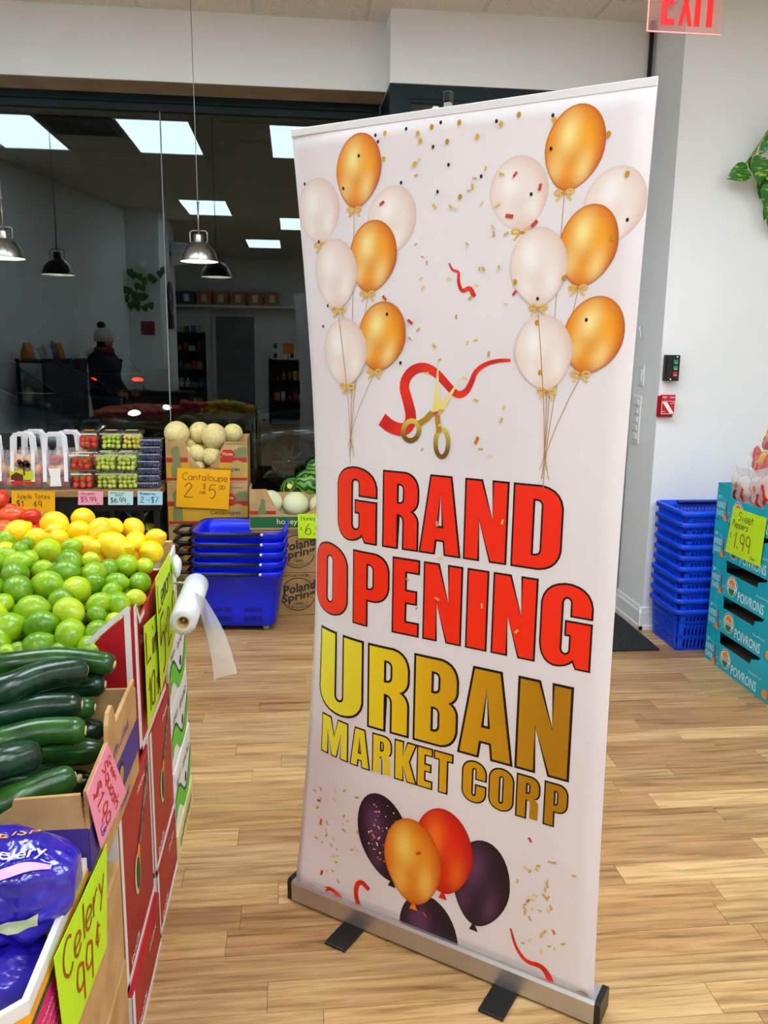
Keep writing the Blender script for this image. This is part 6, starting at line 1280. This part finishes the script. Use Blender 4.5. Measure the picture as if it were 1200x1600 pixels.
wsh = tag(MB().box(-2.7, .2, -7.0, -6.6, 2.30, 2.34).build('wall_shelf', m_trim), 'long white wall shelf above the rear door', 'shelf')
for k in range(7):
    m = mat('orange_pack', 'c87a18', .5) if k not in (0, 1) else mat('blue_pack', '28508a', .5); x = -2.4+k*.33; t = thing('wrapped_pack', '%s wrapped pack on the wall shelf, %s from the left' % ('orange' if k > 1 else 'blue', ['first', 'second', 'third', 'fourth', 'fifth', 'sixth', 'seventh'][k]), 'pack', (x, -6.8, 2.341), 'packs on the wall shelf')
    MB().box(x-.14, x+.14, -6.92, -6.65, 2.341, 2.60).build('wrap', m, t, bevel=.02); MB().box(x-.05, x+.05, -6.648, -6.645, 2.40, 2.54).build('pack_label', m_white, t)
for k, (x, zz) in enumerate(((-.28, 1.305), (.05, 1.305), (-.28, 1.495), (.05, 1.495))):
    t = thing('white_carton', 'white carton on the black rack, %s' % ['lower left', 'lower right', 'upper left', 'upper right'][k], 'carton', (x, -6.7, zz), 'white cartons on the rack'); MB().box(x-.155, x+.155, -6.85, -6.55, zz, zz+.18).build('body', m_cwhite, t, bevel=.004); MB().box(x-.12, x-.05, -6.548, -6.546, zz+.03, zz+.12).build('print', m_ink, t)
card('price_card', 'orange card on the white cartons at the rear of the shop', [(.0, -6.54, 1.62), (-.22, -6.54, 1.62), (-.22, -6.54, 1.42), (.0, -6.54, 1.42)], 'f08a1a', [])
# wall clock on the pillar face (X = -1.75, facing right), speaker, camera, checkout
c = Vector((-1.745, -1.95, 2.20)); ck = thing('wall_clock', 'round black pendulum wall clock on the pillar, mirrored in the window', 'clock', c)
MB().lathe([(0, .0), (.20, .0), (.23, .01), (.23, .03), (.20, .035), (.19, .02), (0, .02)], c, 32, 'x').build('case', m_black, ck); MB().lathe([(.19, .021), (0, .0215)], c, 32, 'x').build('dial', mat('dial_grey', '3a3f44', .5), ck)
q = MB()
for k in range(12): a = k*PI/6; q.add([c+Vector((.024, .16*math.sin(a)+s*math.cos(a)*.008+r*math.sin(a)*.03, .16*math.cos(a)-s*math.sin(a)*.008+r*math.cos(a)*.03)) for s, r in ((-1, -1), (1, -1), (1, 1), (-1, 1))], [(0, 1, 2, 3)])
q.tube([c+Vector((.026, 0, 0)), c+Vector((.026, .05, .09))], .006, 6).tube([c+Vector((.026, 0, 0)), c+Vector((.026, -.08, .05))], .005, 6).build('hands_and_marks', m_white, ck)
MB().prism(Fr(c, (0, 1, 0), (0, 0, 1)), [(-.06, -.22), (.06, -.22), (.13, -.42), (-.13, -.42)], 0, .05).build('pendulum_box', m_black, ck)
sp_ = thing('loudspeaker', 'white wall loudspeaker high on the pillar, mirrored in the window', 'speaker', (-1.74, -2.2, 2.75)); MB().box(-1.72, -1.50, -2.35, -2.12, 2.68, 2.98).build('cabinet', m_trim, sp_, bevel=.02); MB().box(-1.71, -1.51, -2.118, -2.112, 2.70, 2.96).build('grille', mat('grille_grey', 'b0b4b6', .8), sp_); MB().box(-1.75, -1.72, -2.26, -2.2, 2.8, 2.86).build('bracket', m_black, sp_)
iv = thing('trailing_ivy', 'green ivy hanging on the left return wall, mirrored in the window', 'plant', (-1.95, -1.2, 2.4)); random.seed(2)
MB().lathe([(0, 2.50), (.05, 2.50), (.07, 2.62), (.065, 2.62), (0, 2.60)], (-1.98, -1.14, 0), 18).build('pot', m_trim, iv)
for k in range(26):
    a = Vector((-1.98+random.gauss(0, .12), -1.15+random.uniform(-.04, .06), 2.6-random.random()*.55)); leaf_mb(a, (random.uniform(-.6, .6), .2, -1), (0, 1, .3), .10, .09).build('leaf', m_leaf, iv)
co = thing('checkout_counter', 'dark checkout counter with a white till against the left return wall', 'counter', (-1.95, -.9, 0)); MB().box(-2.15, -1.35, -1.2, -.75, 0, .92).build('cabinet', mat('counter_brown', '4a2c20', .6), co, bevel=.005); MB().box(-2.18, -1.32, -1.23, -.72, .921, .955).build('counter_top', m_black, co)
tag(MB().box(-1.85, -1.60, -1.1, -.85, .956, 1.26).build('till', m_trim, bevel=.01), 'white till standing on the dark checkout counter', 'till')
tag(MB().box(-2.02, -1.84, -1.24, -1.235, 1.68, 1.86).build('wall_notice', mat('notice_red', '8a3a2a', .6)), 'red-brown paper notice on the left return wall above the counter', 'notice')
